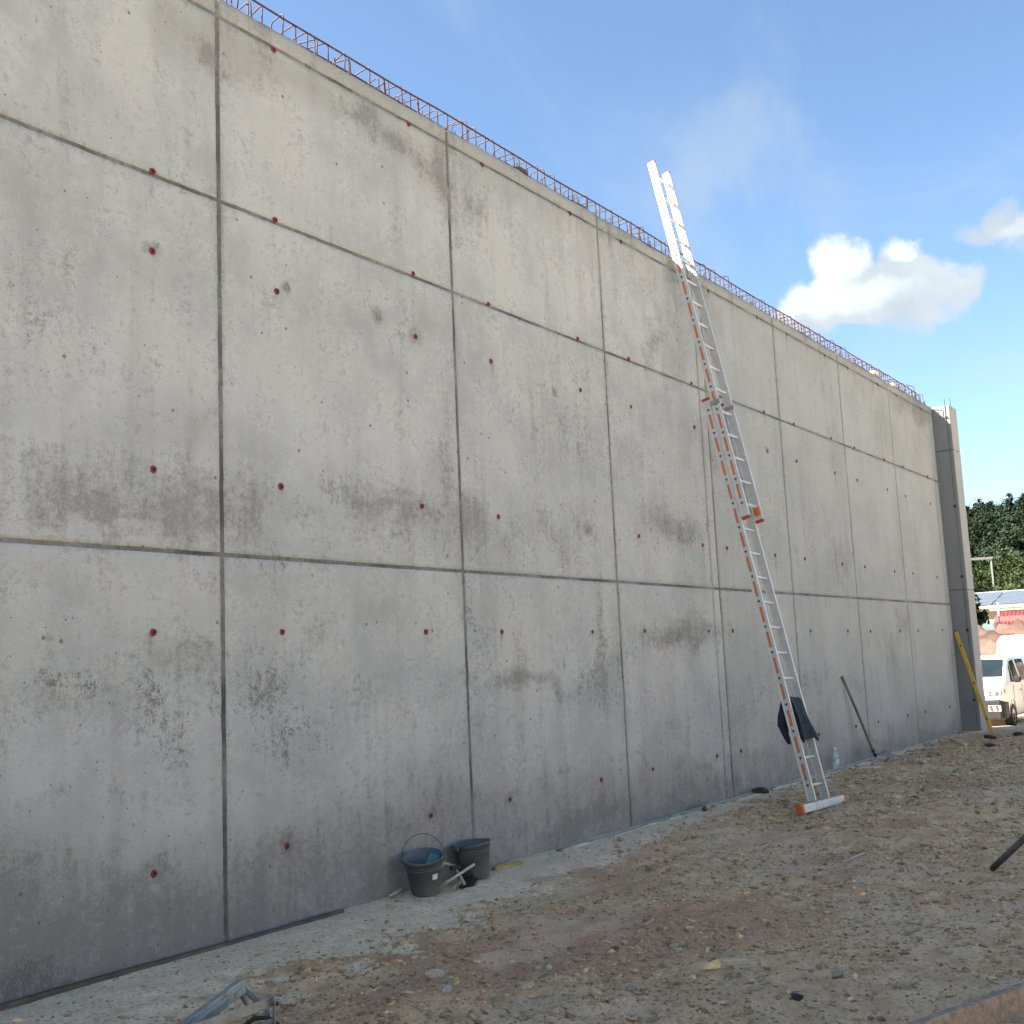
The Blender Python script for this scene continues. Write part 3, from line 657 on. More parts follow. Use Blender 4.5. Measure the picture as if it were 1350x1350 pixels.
def stile(x, y0, y1, s0, s1, marks, cap, side):
    """one rail; side -1 is the one whose outer face looks along -x"""
    o = MB(); xc = x+.013; dy = y1-y0
    o.box((xc, (y0+y1)/2, (s0+s1)/2), (.022, dy-.002, s1-s0), None, .002)
    for yy in (y0+.007, y1-.007): o.box((xc, yy, (s0+s1)/2), (.028, .014, s1-s0-.004), None, .003)
    st = o.build("stile", M_alu, lad)
    fx = xc+side*.0112
    for q in marks:
        tri = [(-.017, .014), (.017, .014), (.0, -.019)]
        yc = (y0+y1)/2
        MB().prism(tri if side < 0 else tri[::-1], lambda a, b: (fx+side*.0022, yc+a*side*-1, q+b), lambda a, b: (fx-side*.002, yc+a*side*-1, q+b)).build("rung_end", M_black, st)
    for q0, q1 in zip(marks[:-1], marks[1:]):
        c = (q0+q1)/2
        MB().box((fx+side*.0004, (y0+y1)/2, c), (.0016, .030, .175)).build("sticker", M_orange, st)
    for (q, up) in cap:
        MB().box((xc, (y0+y1)/2, q), (.033, dy+.005, .035), None, .004).build("end_cap", M_rcap, st)
    return st
rl = [.158+P*k for k in range(16)]; ru = [3.289+P*k for k in range(16)]
for sx, side in ((0, -1), (W-.026, 1)):
    stile(sx, -.096, 0.0, -.005, 4.60, rl, [(4.605, 1)], side)
    stile(sx, -.203, -.105, 3.125, 7.76, ru, [(3.12, -1), (7.765, 1)], side)
def rung(s, yc):
    mb = MB(); mb.box((W/2, yc, s), (W-.046, .034, .026), None, .006)
    for i in range(5): mb.box((W/2, yc-.012+.006*i, s+.0138), (W-.052, .0025, .002))
    return mb.build("rung", M_alu, lad)
for s in rl: rung(s, -.047)
for s in ru: rung(s, -.153)
cb = MB().box((.26, -.052, -.058), (1.20, .062, .088), None, .005)
for q in (.0, .20, .40): cb.box((q, -.0845, -.058), (.006, .003, .080))
cbo = cb.build("crossbar", M_alu, lad)
for q in (-.36, .88):
    MB().box((q, -.052, -.060), (.058, .078, .108), None, .010).build("end_cap", M_ocap, cbo)
for sx in (-.006, W-.024):
    MB().box((sx+.015, -.155, 4.53), (.042, .118, .055), None, .004).build("guide_bracket", mat("dull_steel", (.32, .32, .31), .45, metal=.7), lad)
    MB().box((sx+.015+(.02 if sx < .1 else -.02), -.150, 3.235), (.02, .075, .10), None, .006).build("rung_hook", M_ocap, lad)

# jacket hung over a low rung
def jacket():
    M_j = mat("navy_cloth", (.010, .017, .028), .9, var=.5, vscale=14, bump=.8, bscale=60)
    # folded twice over the rung: (across, down) outline, wall side first
    prof = [(.045, -.36), (.085, -.37), (.105, -.30), (.10, -.21), (.065, -.10), (.02, -.01), (-.02, .055), (-.05, .075), (-.085, .05), (-.105, -.03), (-.12, -.13), (-.135, -.24), (-.15, -.35), (-.16, -.46), (-.135, -.48), (-.105, -.40), (-.09, -.26), (-.075, -.12), (-.05, .012), (-.03, -.04), (-.008, -.13), (.012, -.24)]
    n = len(prof); st = np.linspace(.030, W-.055, 19); vs = []; fs = []
    for i, x in enumerate(st):
        u = i/18
        for j, (y, z) in enumerate(prof):
            low = min(1, max(0, -z)/.4); back = y > -.045
            fold = (math.sin(u*5.2+1.3*(1 if back else 2.1)+z*4)+.5*math.sin(u*9+z*11))*.7
            hem = float(vnoise(u*4.2+(0 if back else 9), .5, 123))
            sag = 1-.5*(1-hem)*low if back else 1.06-.25*(1-hem)*low
            thick = 1+.5*(float(vnoise(u*3+2, j*.22, 124))-.5)
            vs.append((x+.018*math.sin(z*9+j*.8), -.047+(y+.047)*thick+.026*fold*low, z*sag-.02*(u-.5)*(1-low)+.012*(float(vnoise(u*6, j*.5, 125))-.5)))
    for i in range(len(st)-1):
        for j in range(n): fs.append((i*n+j, i*n+(j+1) % n, (i+1)*n+(j+1) % n, (i+1)*n+j))
    fs.append(tuple(range(n))); fs.append(tuple(range((len(st)-1)*n, len(st)*n))[::-1])
    o = MB().add(vs, fs)
    # a sleeve falling down the wall side
    o.tube([(.06, .0, .0), (.05, .055, -.09), (.04, .085, -.20), (.06, .075, -.30), (.05, .045, -.43)], [.025, .042, .045, .036, .028], 9)
    ob = o.build("jacket", M_j, None, True)
    M2 = Lm @ Matrix.Translation((0, 0, rl[3]-.0+.012)); ob.matrix_world = M2
    tag(ob, 'dark navy jacket hung over a low rung of the ladder', 'jacket')
    md = ob.modifiers.new("soft", 'SUBSURF'); md.levels = 2; md.render_levels = 2
jacket()

# ================================================================== BUCKETS
M_bkt = mat("dark_bucket_plastic", (.088, .097, .102), .55, var=.2, vscale=7, dirt=(.13, .125, .115), dscale=5, damt=.62)
M_wire = mat("bail_wire", (.10, .095, .09), .5, metal=.6)
def bucket(x, y, rz, label, bail_up, tilt, axis, lift):
    b = empty("bucket", (x, y, float(gz(x, y))-.004+lift), rz); b.rotation_mode = 'QUATERNION'; b.rotation_quaternion = (Matrix.Rotation(tilt, 3, Vector(axis)) @ Matrix.Rotation(rz, 3, 'Z')).to_quaternion(); tag(b, label, 'bucket', 'black mortar buckets at the foot of the wall')
    MB().lathe([(.001, .002), (.108, .002), (.112, .008), (.146, .262), (.153, .262), (.156, .267), (.156, .274), (.150, .276), (.143, .272), (.107, .014), (.001, .012)], 40).build("body", M_bkt, b, True)
    rb = MB()
    for z in (.225, .205): 
        r = .112+(.146-.112)*(z-.008)/.254
        rb.lathe([(r-.002, z-.004), (r+.004, z-.002), (r+.004, z+.002), (r-.002, z+.004)], 40)
    rb.build("rib", M_bkt, b, True)
    for s in (-1, 1):
        MB().box((s*.158, 0, .255), (.018, .05, .036), None, .005).build("lug", M_bkt, b)
    pts = []
    for i in range(17):
        a = math.pi*i/16
        if bail_up: pts.append((-.160*math.cos(a)*(1-.05*math.sin(a)), .012*math.sin(a), .255+.185*math.sin(a)**.85))
        else: pts.append((-.160*math.cos(a), -.150*math.sin(a), .262+.024*math.sin(a)))
    MB().tube(pts, .0028, 6).build("bail", M_wire, b, True)
    return b
b1 = bucket(6.645, -.175, R(-52), 'black bucket with upright wire bail and white sticker by the wall', True, R(15), (-.42, .90, 0), .022) if False else bucket(6.665, -.20, R(-52), 'black bucket with upright wire bail and white sticker by the wall', True, R(14), (.45, -.89, 0), .024)
stk = MB()
for i in range(5):
    pass
a0 = math.radians(-52); 
# sticker on the flank that looks towards the camera
def curved(r0, z0, r1, z1, a_mid, half, n=6):
    vs = []; fs = []
    for i in range(n+1):
        a = a_mid-half+2*half*i/n
        vs += [(r0*math.cos(a), r0*math.sin(a), z0), (r1*math.cos(a), r1*math.sin(a), z1)]
    for i in range(n): fs.append((2*i, 2*i+2, 2*i+3, 2*i+1))
    return vs, fs
ang = math.atan2(-5.66, -6.65)-R(-52)+R(34)
v_, f_ = curved(.1318, .130, .1372, .172, ang, .165)
MB().add(v_, f_).build("sticker", mat("sticker_white", (.62, .62, .60), .6, var=.25, vscale=160), b1)
b2 = bucket(7.30, -.178, R(-12), 'black bucket with its bail folded down, right of the other bucket', False, R(5), (-.70, -.72, 0), .008)
# cracked mortar left in the second bucket
MB().lathe([(.001, .10), (.06, .095), (.117, .108)], 24).build("mortar_residue", mat("mortar", (.20, .195, .18), .95, var=.3, vscale=30, bump=.8), b2, True)

def at(o, loc, rot): o.location = loc; o.rotation_euler = rot; return o
# float in the first bucket
fl = empty("plastering_float"); tag(fl, 'teal plastering float with blue handle standing in the black bucket', 'float')
at(fl, (6.665, -.235, .185), (R(18), R(30), R(20)))
MB().box((0, 0, .035), (.022, .085, .175), None, .005).build("plate", mat("teal_foam", (.065, .185, .19), .8, var=.2, vscale=30, dirt=(.2, .22, .21), damt=.4), fl)
MB().box((.0, .0, .128), (.028, .085, .05), None, .008).build("handle", mat("blue_plastic", (.035, .075, .13), .5, var=.2), fl)

# tools lying between the buckets
M_pale = mat("pale_handle_wood", (.42, .38, .30), .75, var=.2, stretch=(1, 1, 5), dirt=(.22, .2, .17), damt=.4)
M_dsteel = mat("dark_steel", (.03, .028, .027), .6, metal=.3, var=.4)
br_ = empty("masonry_brush"); tag(br_, 'pale handled brush propped against the black bucket', 'brush')
at(br_, (6.80, -.26, .05), (0, 0, 0))
MB().tube([(0, 0, .0), (.06, -.035, .03), (.20, -.10, .095), (.235, -.115, .11)], [.012, .0105, .0125, .0105], 8).build("handle", M_pale, br_, True)
MB().bar((-.075, .04, -.02), (.012, -.006, .004), .06, .032, (0, 0, 1), .006).build("bristles", mat("bristle", (.30, .26, .18), .9, var=.3, vscale=80, bump=1, bscale=150), br_)
hm = empty("club_hammer"); tag(hm, 'small hammer with pale handle lying between the two buckets', 'hammer')
at(hm, (7.0, -.30, .02), (0, 0, 0))
MB().tube([(.02, .10, .10), (-.02, .02, .05), (-.06, -.05, .008)], [.010, .011, .010], 8).build("handle", M_pale, hm, True)
MB().bar((-.02, .115, .11), (.06, .085, .105), .035, .035, (0, 0, 1), .006).build("head", M_dsteel, hm)
tw = empty("hand_trowel"); tag(tw, 'dark steel trowel lying on the ground against the second bucket', 'trowel')
at(tw, (7.08, -.27, .012), (R(6), R(-8), R(20)))
MB().prism([(-.16, 0), (-.06, .075), (.10, .06), (.12, 0), (.10, -.05), (-.06, -.07)], lambda a, b: (a, b, .006), lambda a, b: (a, b, .0)).build("blade", M_dsteel, tw)
MB().tube([(.11, 0, .004), (.15, 0, .035), (.18, -.01, .05), (.29, -.04, .03)], [.006, .006, .014, .012], 8).build("handle", mat("black_grip", (.02, .019, .018), .7), tw, True)
rp = MB().tube([(6.86, -.08, .02), (6.88, -.12, .13), (6.95, -.15, .165), (7.03, -.17, .135), (7.07, -.2, .05), (7.0, -.25, .022), (6.88, -.30, .02), (6.80, -.345, .018)], [.016, .018, .019, .018, .016, .017, .018, .014], 9).build("strap", mat("beige_strap", (.23, .21, .15), .9, var=.3, bump=.5), None, True)
tag(rp, 'dirty beige strap coiled behind the brush between the buckets', 'strap')

def stick(name, a, b, w, h, mt, label, cat, group=None, bev=.003):
    o = MB().bar(a, b, w, h, (0, 0, 1), bev).build(name, mt); tag(o, label, cat, group); return o
M_wood = mat("weathered_timber", (.40, .30, .195), .85, var=.3, vscale=3, stretch=(8, 8, 1), bump=.4, bscale=30, dirt=(.14, .11, .085), damt=.5)
M_fresh = mat("fresh_split_wood", (.80, .58, .26), .8, var=.2, vscale=20)
stick("wood_offcut", (6.42, -.045, .018), (6.58, -.02, .03), .03, .018, M_pale, 'small pale wood offcut left of the black bucket', 'wood')
# batten along the foot of the wall
bt = MB().tube([(x, -.045-.012*math.sin(x*1.3), .004+.005*math.sin(x*2.1)) for x in np.arange(.6, 6.2, .28)], .020, 10).build("ground_pipe", mat("muddy_pipe", (.085, .068, .050), .8, var=.3, vscale=9, bump=.4), None, True)
tag(bt, 'muddy dark pipe lying along the foot of the wall left of the buckets', 'pipe')
# yellow foam strip
yf = MB()
vs = []; n = 9
for i in range(n):
    t = i/(n-1); x = 7.62+.34*t; y = -.12-.03*t+.012*math.sin(t*9); w = .028+.014*math.sin(t*7+1)
    z = float(gz(x, y))
    vs += [(x, y-w, z+.002), (x, y-w*.4, z+.026+.008*math.sin(t*11)), (x, y+w*.5, z+.024), (x, y+w, z+.002)]
fs = [(i*4+k, (i+1)*4+k, (i+1)*4+k+1, i*4+k+1) for i in range(n-1) for k in range(3)]+[(0, 1, 2, 3), tuple(range((n-1)*4, n*4))[::-1]]
o = yf.add(vs, fs).build("foam_strip", mat("yellow_foam", (.40, .26, .06), .9, var=.3, vscale=30, dirt=(.2, .17, .11), damt=.5), None, True)
tag(o, 'dirty yellow foam strip on the ground right of the buckets', 'foam')
# sealant tube with red cap
st = empty("sealant_cartridge", (11.34, -.215, float(gz(11.34, -.215))+.028), R(16)); tag(st, 'grey tube with red end lying at the foot of the wall', 'tube')
TX = Matrix.Rotation(math.pi/2, 3, 'Y')
MB().lathe([(.001, 0), (.027, 0), (.029, .01), (.029, .36), (.022, .375), (.001, .38)], 16, M=TX).build("tube", mat("grey_tube", (.30, .29, .265), .7, var=.2, dirt=(.16, .14, .11), damt=.5), st, True)
MB().lathe([(.001, -.02), (.022, -.02), (.025, -.008), (.0255, .004)], 16, M=TX).build("cap", M_red, st, True)
# dark rag
o = bpy.data.objects.new("dirty_rag", stone_mesh(44)); COL.objects.link(o); o.data.materials.append(mat("dark_rag", (.030, .027, .024), .95, var=.4, vscale=4, bump=1, bscale=9))
o.location = (12.98, -.14, float(gz(12.98, -.14))+.03); o.scale = (.15, .10, .05); o.rotation_euler = (0, .1, -.5)
tag(o, 'dark crumpled rag at the foot of the wall left of the ladder', 'rag')
for (x, y, s, l) in ((19.4, -1.35, .10, 'small dark clod on the dirt right of the shovel'), (21.2, -.95, .16, 'flat dark scrap on the dirt before the yellow straightedge'), (22.0, -1.25, .17, 'dark crumpled scrap beside the foot of the yellow straightedge'), (5.40, -3.58, .05, 'dark brown clod in the foreground dirt')):
    o = bpy.data.objects.new("dark_scrap", stone_mesh(int(x*10))); COL.objects.link(o); o.data.materials.append(mat("dark_earth_clod", (.045, .035, .030), .95, var=.4, vscale=3, bump=1, bscale=8))
    o.location = (x, y, float(gz(x, y))+s*.15); o.scale = (s, s*.7, s*.35); o.rotation_euler = (0, 0, x*3); tag(o, l, 'scrap' if 'scrap' in l else 'clod')

# plastic bottle
def bottle():
    mt = bpy.data.materials.new("clear_plastic"); mt.use_nodes = True; MATS['clear_plastic'] = mt
    b_ = mt.node_tree.nodes['Principled BSDF']; b_.inputs['Base Color'].default_value = (.80, .88, .92, 1); b_.inputs['Roughness'].default_value = .12; b_.inputs['Transmission Weight'].default_value = .75; b_.inputs['IOR'].default_value = 1.3
    b = empty("plastic_bottle", (15.78, -.105, float(gz(15.78, -.105))), .3); tag(b, 'clear plastic drinks bottle standing at the wall behind the ladder', 'bottle')
    MB().lathe([(.001, .004), (.034, .002), (.040, .02), (.036, .06), (.041, .09), (.041, .15), (.036, .16), (.041, .175), (.040, .21), (.018, .258), (.0145, .27), (.0145, .285)], 24).build("body", mt, b, True)
    MB().lathe([(.0415, .092), (.0418, .148)], 24).build("label", mat("bottle_label", (.45, .55, .62), .5, var=.35, vscale=40), b, True)
    MB().lathe([(.017, .283), (.0172, .302), (.015, .305), (.001, .305)], 16).build("cap", mat("blue_cap", (.6, .64, .68), .5), b, True)
bottle()

# shovel
sh = empty("shovel", (17.13, -.25, 0)); tag(sh, 'shovel with grey wooden handle leaning on the far wall', 'shovel')
hd = [(16.54-17.13, -.022+.25, 1.277), (16.80-17.13, -.115+.25, .75), (17.05-17.13, -.20+.25, .22), (17.09-17.13, -.213+.25, .14)]
MB().tube(hd, [.019, .020, .020, .0185], 10).build("handle", mat("grey_handle_wood", (.135, .115, .09), .8, var=.3, vscale=5), sh, True)
MB().tube([(17.075-17.13, -.208+.25, .175), (17.13-17.13, -.228+.25, .06)], [.024, .019], 10).build("socket", M_dsteel, sh, True)
vs = []; nn = 9
for i in range(nn):
    for j in range(nn):
        u = (j/(nn-1)-.5)*2; t = i/(nn-1); w = .125*(1-.25*t**3)
        vs.append((.02-.07*t+u*w*1.0, -.005-.27*t-u*w*.35, .105-.060*t+.040*u*u*(1-.5*t)))
fs = [(i*nn+j, i*nn+j+1, (i+1)*nn+j+1, (i+1)*nn+j) for i in range(nn-1) for j in range(nn-1)]
ob = MB().add(vs, fs).build("blade", mat("mortar_caked_steel", (.26, .20, .17), .9, var=.3, vscale=20, bump=.8, dirt=(.36, .33, .29), damt=.5), sh, True)
sm = ob.modifiers.new("thick", 'SOLIDIFY'); sm.thickness = .004

# yellow straightedge
A = Vector((22.40, -.71, float(gz(22.40, -.71)))); B = Vector((23.13, -.055, 1.93)); D = (B-A)
ye = empty("straightedge", A); tag(ye, 'long yellow straightedge leaning against the concrete pilaster', 'straightedge')
sd = Vector((0, -1, .3)); M_y = mat("yellow_paint", (.50, .315, .035), .45, var=.1, dirt=(.35, .24, .05), damt=.3)
MB().bar((0, 0, 0), D*1.0, .030, .068, sd, .004).build("body", M_y, ye)
for t in (.13, .47, .84):
    MB().bar(D*t, D*(t+.022), .036, .028, sd, .003).build("vial_window", M_black, ye)
MB().bar(D*1.0, D*1.006, .034, .072, sd).build("end_cap", M_black, ye)

# galvanised steel frame lying at the lower left
M_galv = mat("galvanised_steel", (.27, .275, .24), .6, metal=.12, var=.18, vscale=10, dirt=(.12, .11, .095), dscale=12, damt=.45)
fr = empty("folded_trestle", (3.826, -1.388, 0)); tag(fr, 'folded galvanised steel trestle lying on the dirt in the foreground corner', 'trestle')
def L(p): return Vector(p)-Vector((3.826, -1.388, 0))
def angle_bar(a, b, w, t, up):
    a = L(a); b = L(b); z = (b-a).normalized(); x = Vector(up).cross(z).normalized(); y = z.cross(x)
    mb = MB(); mb.bar(a, b, w, t, y, .0015); mb.bar(a+x*(w/2)+y*(-w/2), b+x*(w/2)+y*(-w/2), t, w, y, .0015); return mb
angle_bar((3.826, -1.388, .20), (3.05, -1.52, .03), .060, .006, (0, .3, 1)).build("angle_beam", M_galv, fr)
MB().bar(L((3.835, -1.41, .185)), L((3.10, -1.60, .03)), .030, .030, (0, 0, 1), .004).build("box_rail", M_galv, fr)
MB().tube([L((3.826, -1.388, .19)), L((3.845, -1.42, .12)), L((3.88, -1.47, .03))], .018, 10).build("tube_brace", M_galv, fr, True)
MB().bar(L((3.83, -1.385, .19)), L((3.97, -1.45, .03)), .075, .006, (.4, -.5, .8), .001).build("gusset_plate", mat("dark_galvanised", (.12, .13, .135), .6, metal=.4, var=.2), fr)
MB().bar(L((3.10, -1.56, .115)), L((3.815, -1.642, .142)), .007, .046, (0, 0, 1), .0015).build("flat_bar", M_galv, fr)
MB().bar(L((3.45, -1.58, .012)), L((3.83, -1.622, .045)), .020, .030, (0, 0, 1), .003).build("flat_bar", M_galv, fr)
MB().bar(L((3.800, -1.672, .168)), L((3.838, -1.628, -.01)), .05, .008, (.8, -.5, 0), .002).build("end_plate", M_galv, fr)
MB().lathe([(.001, .012), (.009, .012), (.010, .006), (.010, -.01)], 10, L((3.800, -1.682, .143)), Matrix.Rotation(math.pi/2, 3, 'X') @ Matrix.Rotation(R(20), 3, 'Y')).build("bolt", M_dsteel, fr, True)
MB().tube([L((3.74, -1.50, .02)), L((3.80, -1.53, .055)), L((3.86, -1.56, .05)), L((3.89, -1.60, .012))], .011, 8).build("hook", M_dsteel, fr, True)

# split wood in the foreground
wd = empty("split_wood", (5.83, -3.02, float(gz(5.83, -3.02)))); tag(wd, 'short split timber with a fresh yellow broken end in the dirt', 'wood')
def Wd(x, y, z): return (x-5.83, y+3.02, z)
BX = [(0, 3, 2, 1), (4, 5, 6, 7), (0, 1, 5, 4), (1, 2, 6, 5), (2, 3, 7, 6), (3, 0, 4, 7)]
MB().add([Wd(5.80, -2.99, -.02), Wd(5.855, -2.945, -.02), Wd(5.985, -3.11, -.02), Wd(5.93, -3.155, -.02), Wd(5.805, -2.99, .052), Wd(5.85, -2.95, .046), Wd(5.98, -3.11, .050), Wd(5.93, -3.15, .054)], BX).build("bark_side", mat("grey_split_wood", (.46, .38, .26), .85, var=.3, vscale=6, stretch=(3, 3, 12), bump=.4), wd)
MB().add([Wd(5.803, -2.991, -.015), Wd(5.853, -2.947, -.015), Wd(5.765, -2.88, -.01), Wd(5.730, -2.912, -.01), Wd(5.808, -2.99, .049), Wd(5.848, -2.951, .044), Wd(5.785, -2.915, .030), Wd(5.752, -2.928, .020)], BX).build("broken_end", M_fresh, wd)
for (a, b, l) in (((12.9, -2.75), (13.35, -2.60), 'pale thin stick on the dirt right of the ladder foot'), ((7.0, -3.62), (7.22, -3.72), 'thin dark twig on the foreground dirt'), ((9.0, -2.55), (9.3, -2.62), 'short pale splinter on the dirt before the ladder')):
    stick("stick", (*a, float(gz(*a))+.012), (*b, float(gz(*b))+.014), .018, .012, M_pale if 'pale' in l else M_wood, l, 'stick')

# timber on edge, lower right
tb = MB().bar((4.35, -4.13, .062), (6.75, -4.98, .062), .046, .145, (0, 0, 1), .004).build("timber_board", mat("old_formwork_board", (.26, .205, .15), .85, var=.3, vscale=2.5, stretch=(10, 10, 10), bump=.35, bscale=20, dirt=(.19, .145, .105), damt=.55, coords='Object'))
tag(tb, 'brown timber board on edge at the lower right', 'board')
# raking pipe at the right, its far end resting on a timber block
pp = MB().tube([(9.10, -3.65, -.01), (8.99, -3.925, .245), (8.85, -4.27, .565), (8.74, -4.55, .82)], .023, 14).build("steel_pipe", mat("dark_steel_pipe", (.13, .127, .12), .55, metal=.4, var=.25, dirt=(.11, .10, .085), damt=.4), None, True)
tag(pp, 'dark steel pipe with one end on the dirt at the right', 'pipe')
bl = MB().box((8.80, -4.53, .355), (.5, .24, .71), Matrix.Rotation(.3, 3, 'Z'), .01).build("timber_block", M_wood); tag(bl, 'squared timber block under the raised end of the steel pipe', 'block')

# bits left on the crown of the wall
o = bpy.data.objects.new("mortar_lump", stone_mesh(77)); COL.objects.link(o); o.data.materials.append(mat("dark_mortar", (.07, .068, .055), .95, var=.4, vscale=4, bump=1, bscale=9)); o.location = (8.74, .05, 6.475); o.scale = (.14, .06, .035)
tag(o, 'dark mortar lump on the wall crown left of the ladder', 'lump')
stick("timber_offcut", (9.55, .09, 6.475), (9.95, .05, 6.47), .06, .03, M_dsteel, 'dark offcut lying on the wall crown near the ladder', 'offcut')
stick("timber_offcut", (19.55, .04, 6.50), (19.80, .06, 6.515), .10, .05, M_fresh, 'larger yellow timber offcut on the far wall crown', 'offcut')
stick("timber_offcut", (20.72, .04, 6.49), (20.86, .06, 6.50), .08, .05, M_fresh, 'smaller yellow timber offcut on the far wall crown', 'offcut')
o = MB().tube([(21.95, .12, 6.72), (22.2, .11, 6.735), (22.38, .10, 6.745), (22.41, .10, 6.73), (22.42, .10, 6.40)], .007, 6).build("bent_bar", M_rebar); tag(o, 'thin bent steel bar rising at the far end of the wall crown', 'bar')

# ================================================================== VANS
M_white = mat("white_paint", (.66, .66, .64), .35, var=.03, dirt=(.60, .56, .48), dscale=1.2, damt=.35)
M_glass = mat("dark_glass", (.012, .016, .017), .08, var=.2, vscale=2, spec=.8)
M_bump = mat("bumper_plastic", (.007, .007, .0075), .6, var=.2)
M_tyre = mat("tyre_rubber", (.014, .014, .014), .85, var=.2)
M_rim = mat("steel_rim", (.30, .30, .31), .4, metal=.6)
M_lamp = mat("lamp_glass", (.30, .32, .34), .12, metal=.3, var=.2, vscale=12)
M_rw = mat("amber_lens", (.55, .16, .05), .3)
def van(name, loc, rz, label, H, Ln, group):
    v = empty(name, loc, rz); tag(v, label, 'van', group)
    k = H/1.97
    # stations along the length from the nose: x, z bottom, z belt, z top, half width low, half width high
    ST = [(0.0, .34, .72, .80, .74, .72), (.05, .27, .96, 1.03, .86, .82), (.18, .25, 1.09, 1.15, .92, .85), (.45, .25, 1.16, 1.24, .94, .86), (.80, .25, 1.19, 1.34, .95, .84), (1.18, .25, 1.19, 1.34+.33*(k), .95, .82), (1.55, .25, 1.19, 1.86*k, .95, .78), (1.95, .25, 1.19, 1.95*k, .95, .77), (2.6, .25, 1.19, 1.97*k, .95, .77), (Ln-.5, .25, 1.19, 1.96*k, .95, .77), (Ln-.1, .27, 1.19, 1.88*k, .93, .76), (Ln, .40, 1.19, 1.74*k, .90, .74)]
    def ring(s):
        x, zb, be, zt, hl, hh = s; half = [(hl*.90, zb), (hl, zb+.12), (hl, (zb+be)/2+.1), (hl*.992, be), (hh+(hl-hh)*.30, be+(zt-be)*.62), (hh-.01, zt-.09*min(1, (zt-be))), (hh-.09, zt-.012), (hh*.45, zt+.006), (0, zt+.012)]
        return [(x, y, z) for (y, z) in half]+[(x, -y, z) for (y, z) in half[-2::-1]]
    rs = [ring(s) for s in ST]; n = len(rs[0]); vs = [p for r in rs for p in r]; fs = []
    for i in range(len(rs)-1):
        for j in range(n-1): fs.append((i*n+j, (i+1)*n+j, (i+1)*n+j+1, i*n+j+1))
        fs.append((i*n+n-1, (i+1)*n+n-1, (i+1)*n, i*n))
    fs.append(tuple(range(n))); fs.append(tuple(range((len(rs)-1)*n, len(rs)*n))[::-1])
    body = MB().add(vs, fs).build("body", M_white, v, True)
    def interp(x):
        for a, b in zip(ST[:-1], ST[1:]):
            if a[0] <= x <= b[0]:
                t = (x-a[0])/(b[0]-a[0]); return tuple(p+(q-p)*t for p, q in zip(a, b))
        return ST[-1]
    def sidept(x, t, sg, off=.006):
        r = ring(interp(x)); p, q = r[3], r[5]; mid = r[4]
        a = (p, mid, t/.62) if t < .62 else (mid, q, (t-.62)/.38)
        y = a[0][1]+(a[1][1]-a[0][1])*a[2]; z = a[0][2]+(a[1][2]-a[0][2])*a[2]
        return (x, sg*(y+off), z)
    def sidewin(xs0, xs1, nm, sg, t0=.06, t1=.90):
        vs = []; fs = []; nx = 6; nt_ = 5
        for i in range(nx+1):
            for j in range(nt_+1):
                t = t0+(t1-t0)*j/nt_; x = xs0[0]+(xs0[1]-xs0[0])*j/nt_; xe = xs1[0]+(xs1[1]-xs1[0])*j/nt_
                vs.append(sidept(x+(xe-x)*i/nx, t, sg))
        for i in range(nx):
            for j in range(nt_):
                q = (i*(nt_+1)+j, (i+1)*(nt_+1)+j, (i+1)*(nt_+1)+j+1, i*(nt_+1)+j+1); fs.append(q if sg < 0 else q[::-1])
        return MB().add(vs, fs).build(nm, M_glass, body)
    for sg in (-1, 1):
        sidewin((1.08, 1.50), (1.42, 1.62), "quarter_window", sg, .10, .80)
        sidewin((1.48, 1.70), (2.30, 2.28), "door_window", sg)
        sidewin((2.50, 2.50), (3.55, 3.55), "side_window", sg)
    # windscreen
    vs = []; fs = []; a, b_ = interp(.84), interp(1.53)
    for i in range(9):
        for j in range(7):
            t = j/6; s = interp(.84+.69*t); y = (i/8-.5)*2*(s[5]-.10+.03*(1-t)); cr = .012*(1-(i/4-1)**2)
            vs.append((s[0]-.012+.05*(i/4-1)**2*.6, y, s[3]+.016+cr))
    for i in range(8):
        for j in range(6): fs.append((i*7+j, (i+1)*7+j, (i+1)*7+j+1, i*7+j+1))
    MB().add(vs, fs).build("windscreen", M_glass, body)
    MB().box((.03, 0, .52), (.20, 1.76, .54), None, .05).build("bumper", M_bump, v)
    for sg in (-1, 1):
        MB().box((.30, sg*.885, .50), (.50, .14, .50), None, .05).build("bumper_corner", M_bump, v)
        MB().box((-.075, sg*.70, .56), (.012, .32, .16)).build("warning_stripe", M_white, v)
        for q in range(2):
            MB().add([(-.083, sg*(.60+.15*q), .485), (-.083, sg*(.68+.15*q), .485), (-.083, sg*(.64+.15*q), .635), (-.083, sg*(.56+.15*q), .635)], [(0, 1, 2, 3)]).build("red_stripe", mat("stripe_red", (.45, .02, .025), .4), v)
        hl = MB().box((.115, sg*.68, .96), (.20, .40, .20), Matrix.Rotation(sg*R(-14), 3, 'Z') @ Matrix.Rotation(R(18), 3, 'Y'), .04).build("headlight", M_lamp, v)
        for q in (.56, .74):
            MB().lathe([(.001, .02), (.06, .025), (.075, .0)], 14, (.005+.12*(q-.56), sg*q, .96), Matrix.Rotation(-math.pi/2, 3, 'Y')).build("lamp_lens", mat("lens_dark", (.16, .17, .18), .15, metal=.5), hl, True)
        MB().box((.27, sg*.925, 1.0), (.10, .03, .12), None, .01).build("indicator", M_rw, v)
        mr = MB().box((1.22, sg*1.09, 1.30), (.12, .20, .17), None, .04).build("mirror", M_bump, v)
        MB().bar((1.26, sg*.93, 1.24), (1.25, sg*1.03, 1.26), .03, .03).build("mirror_arm", M_bump, mr)
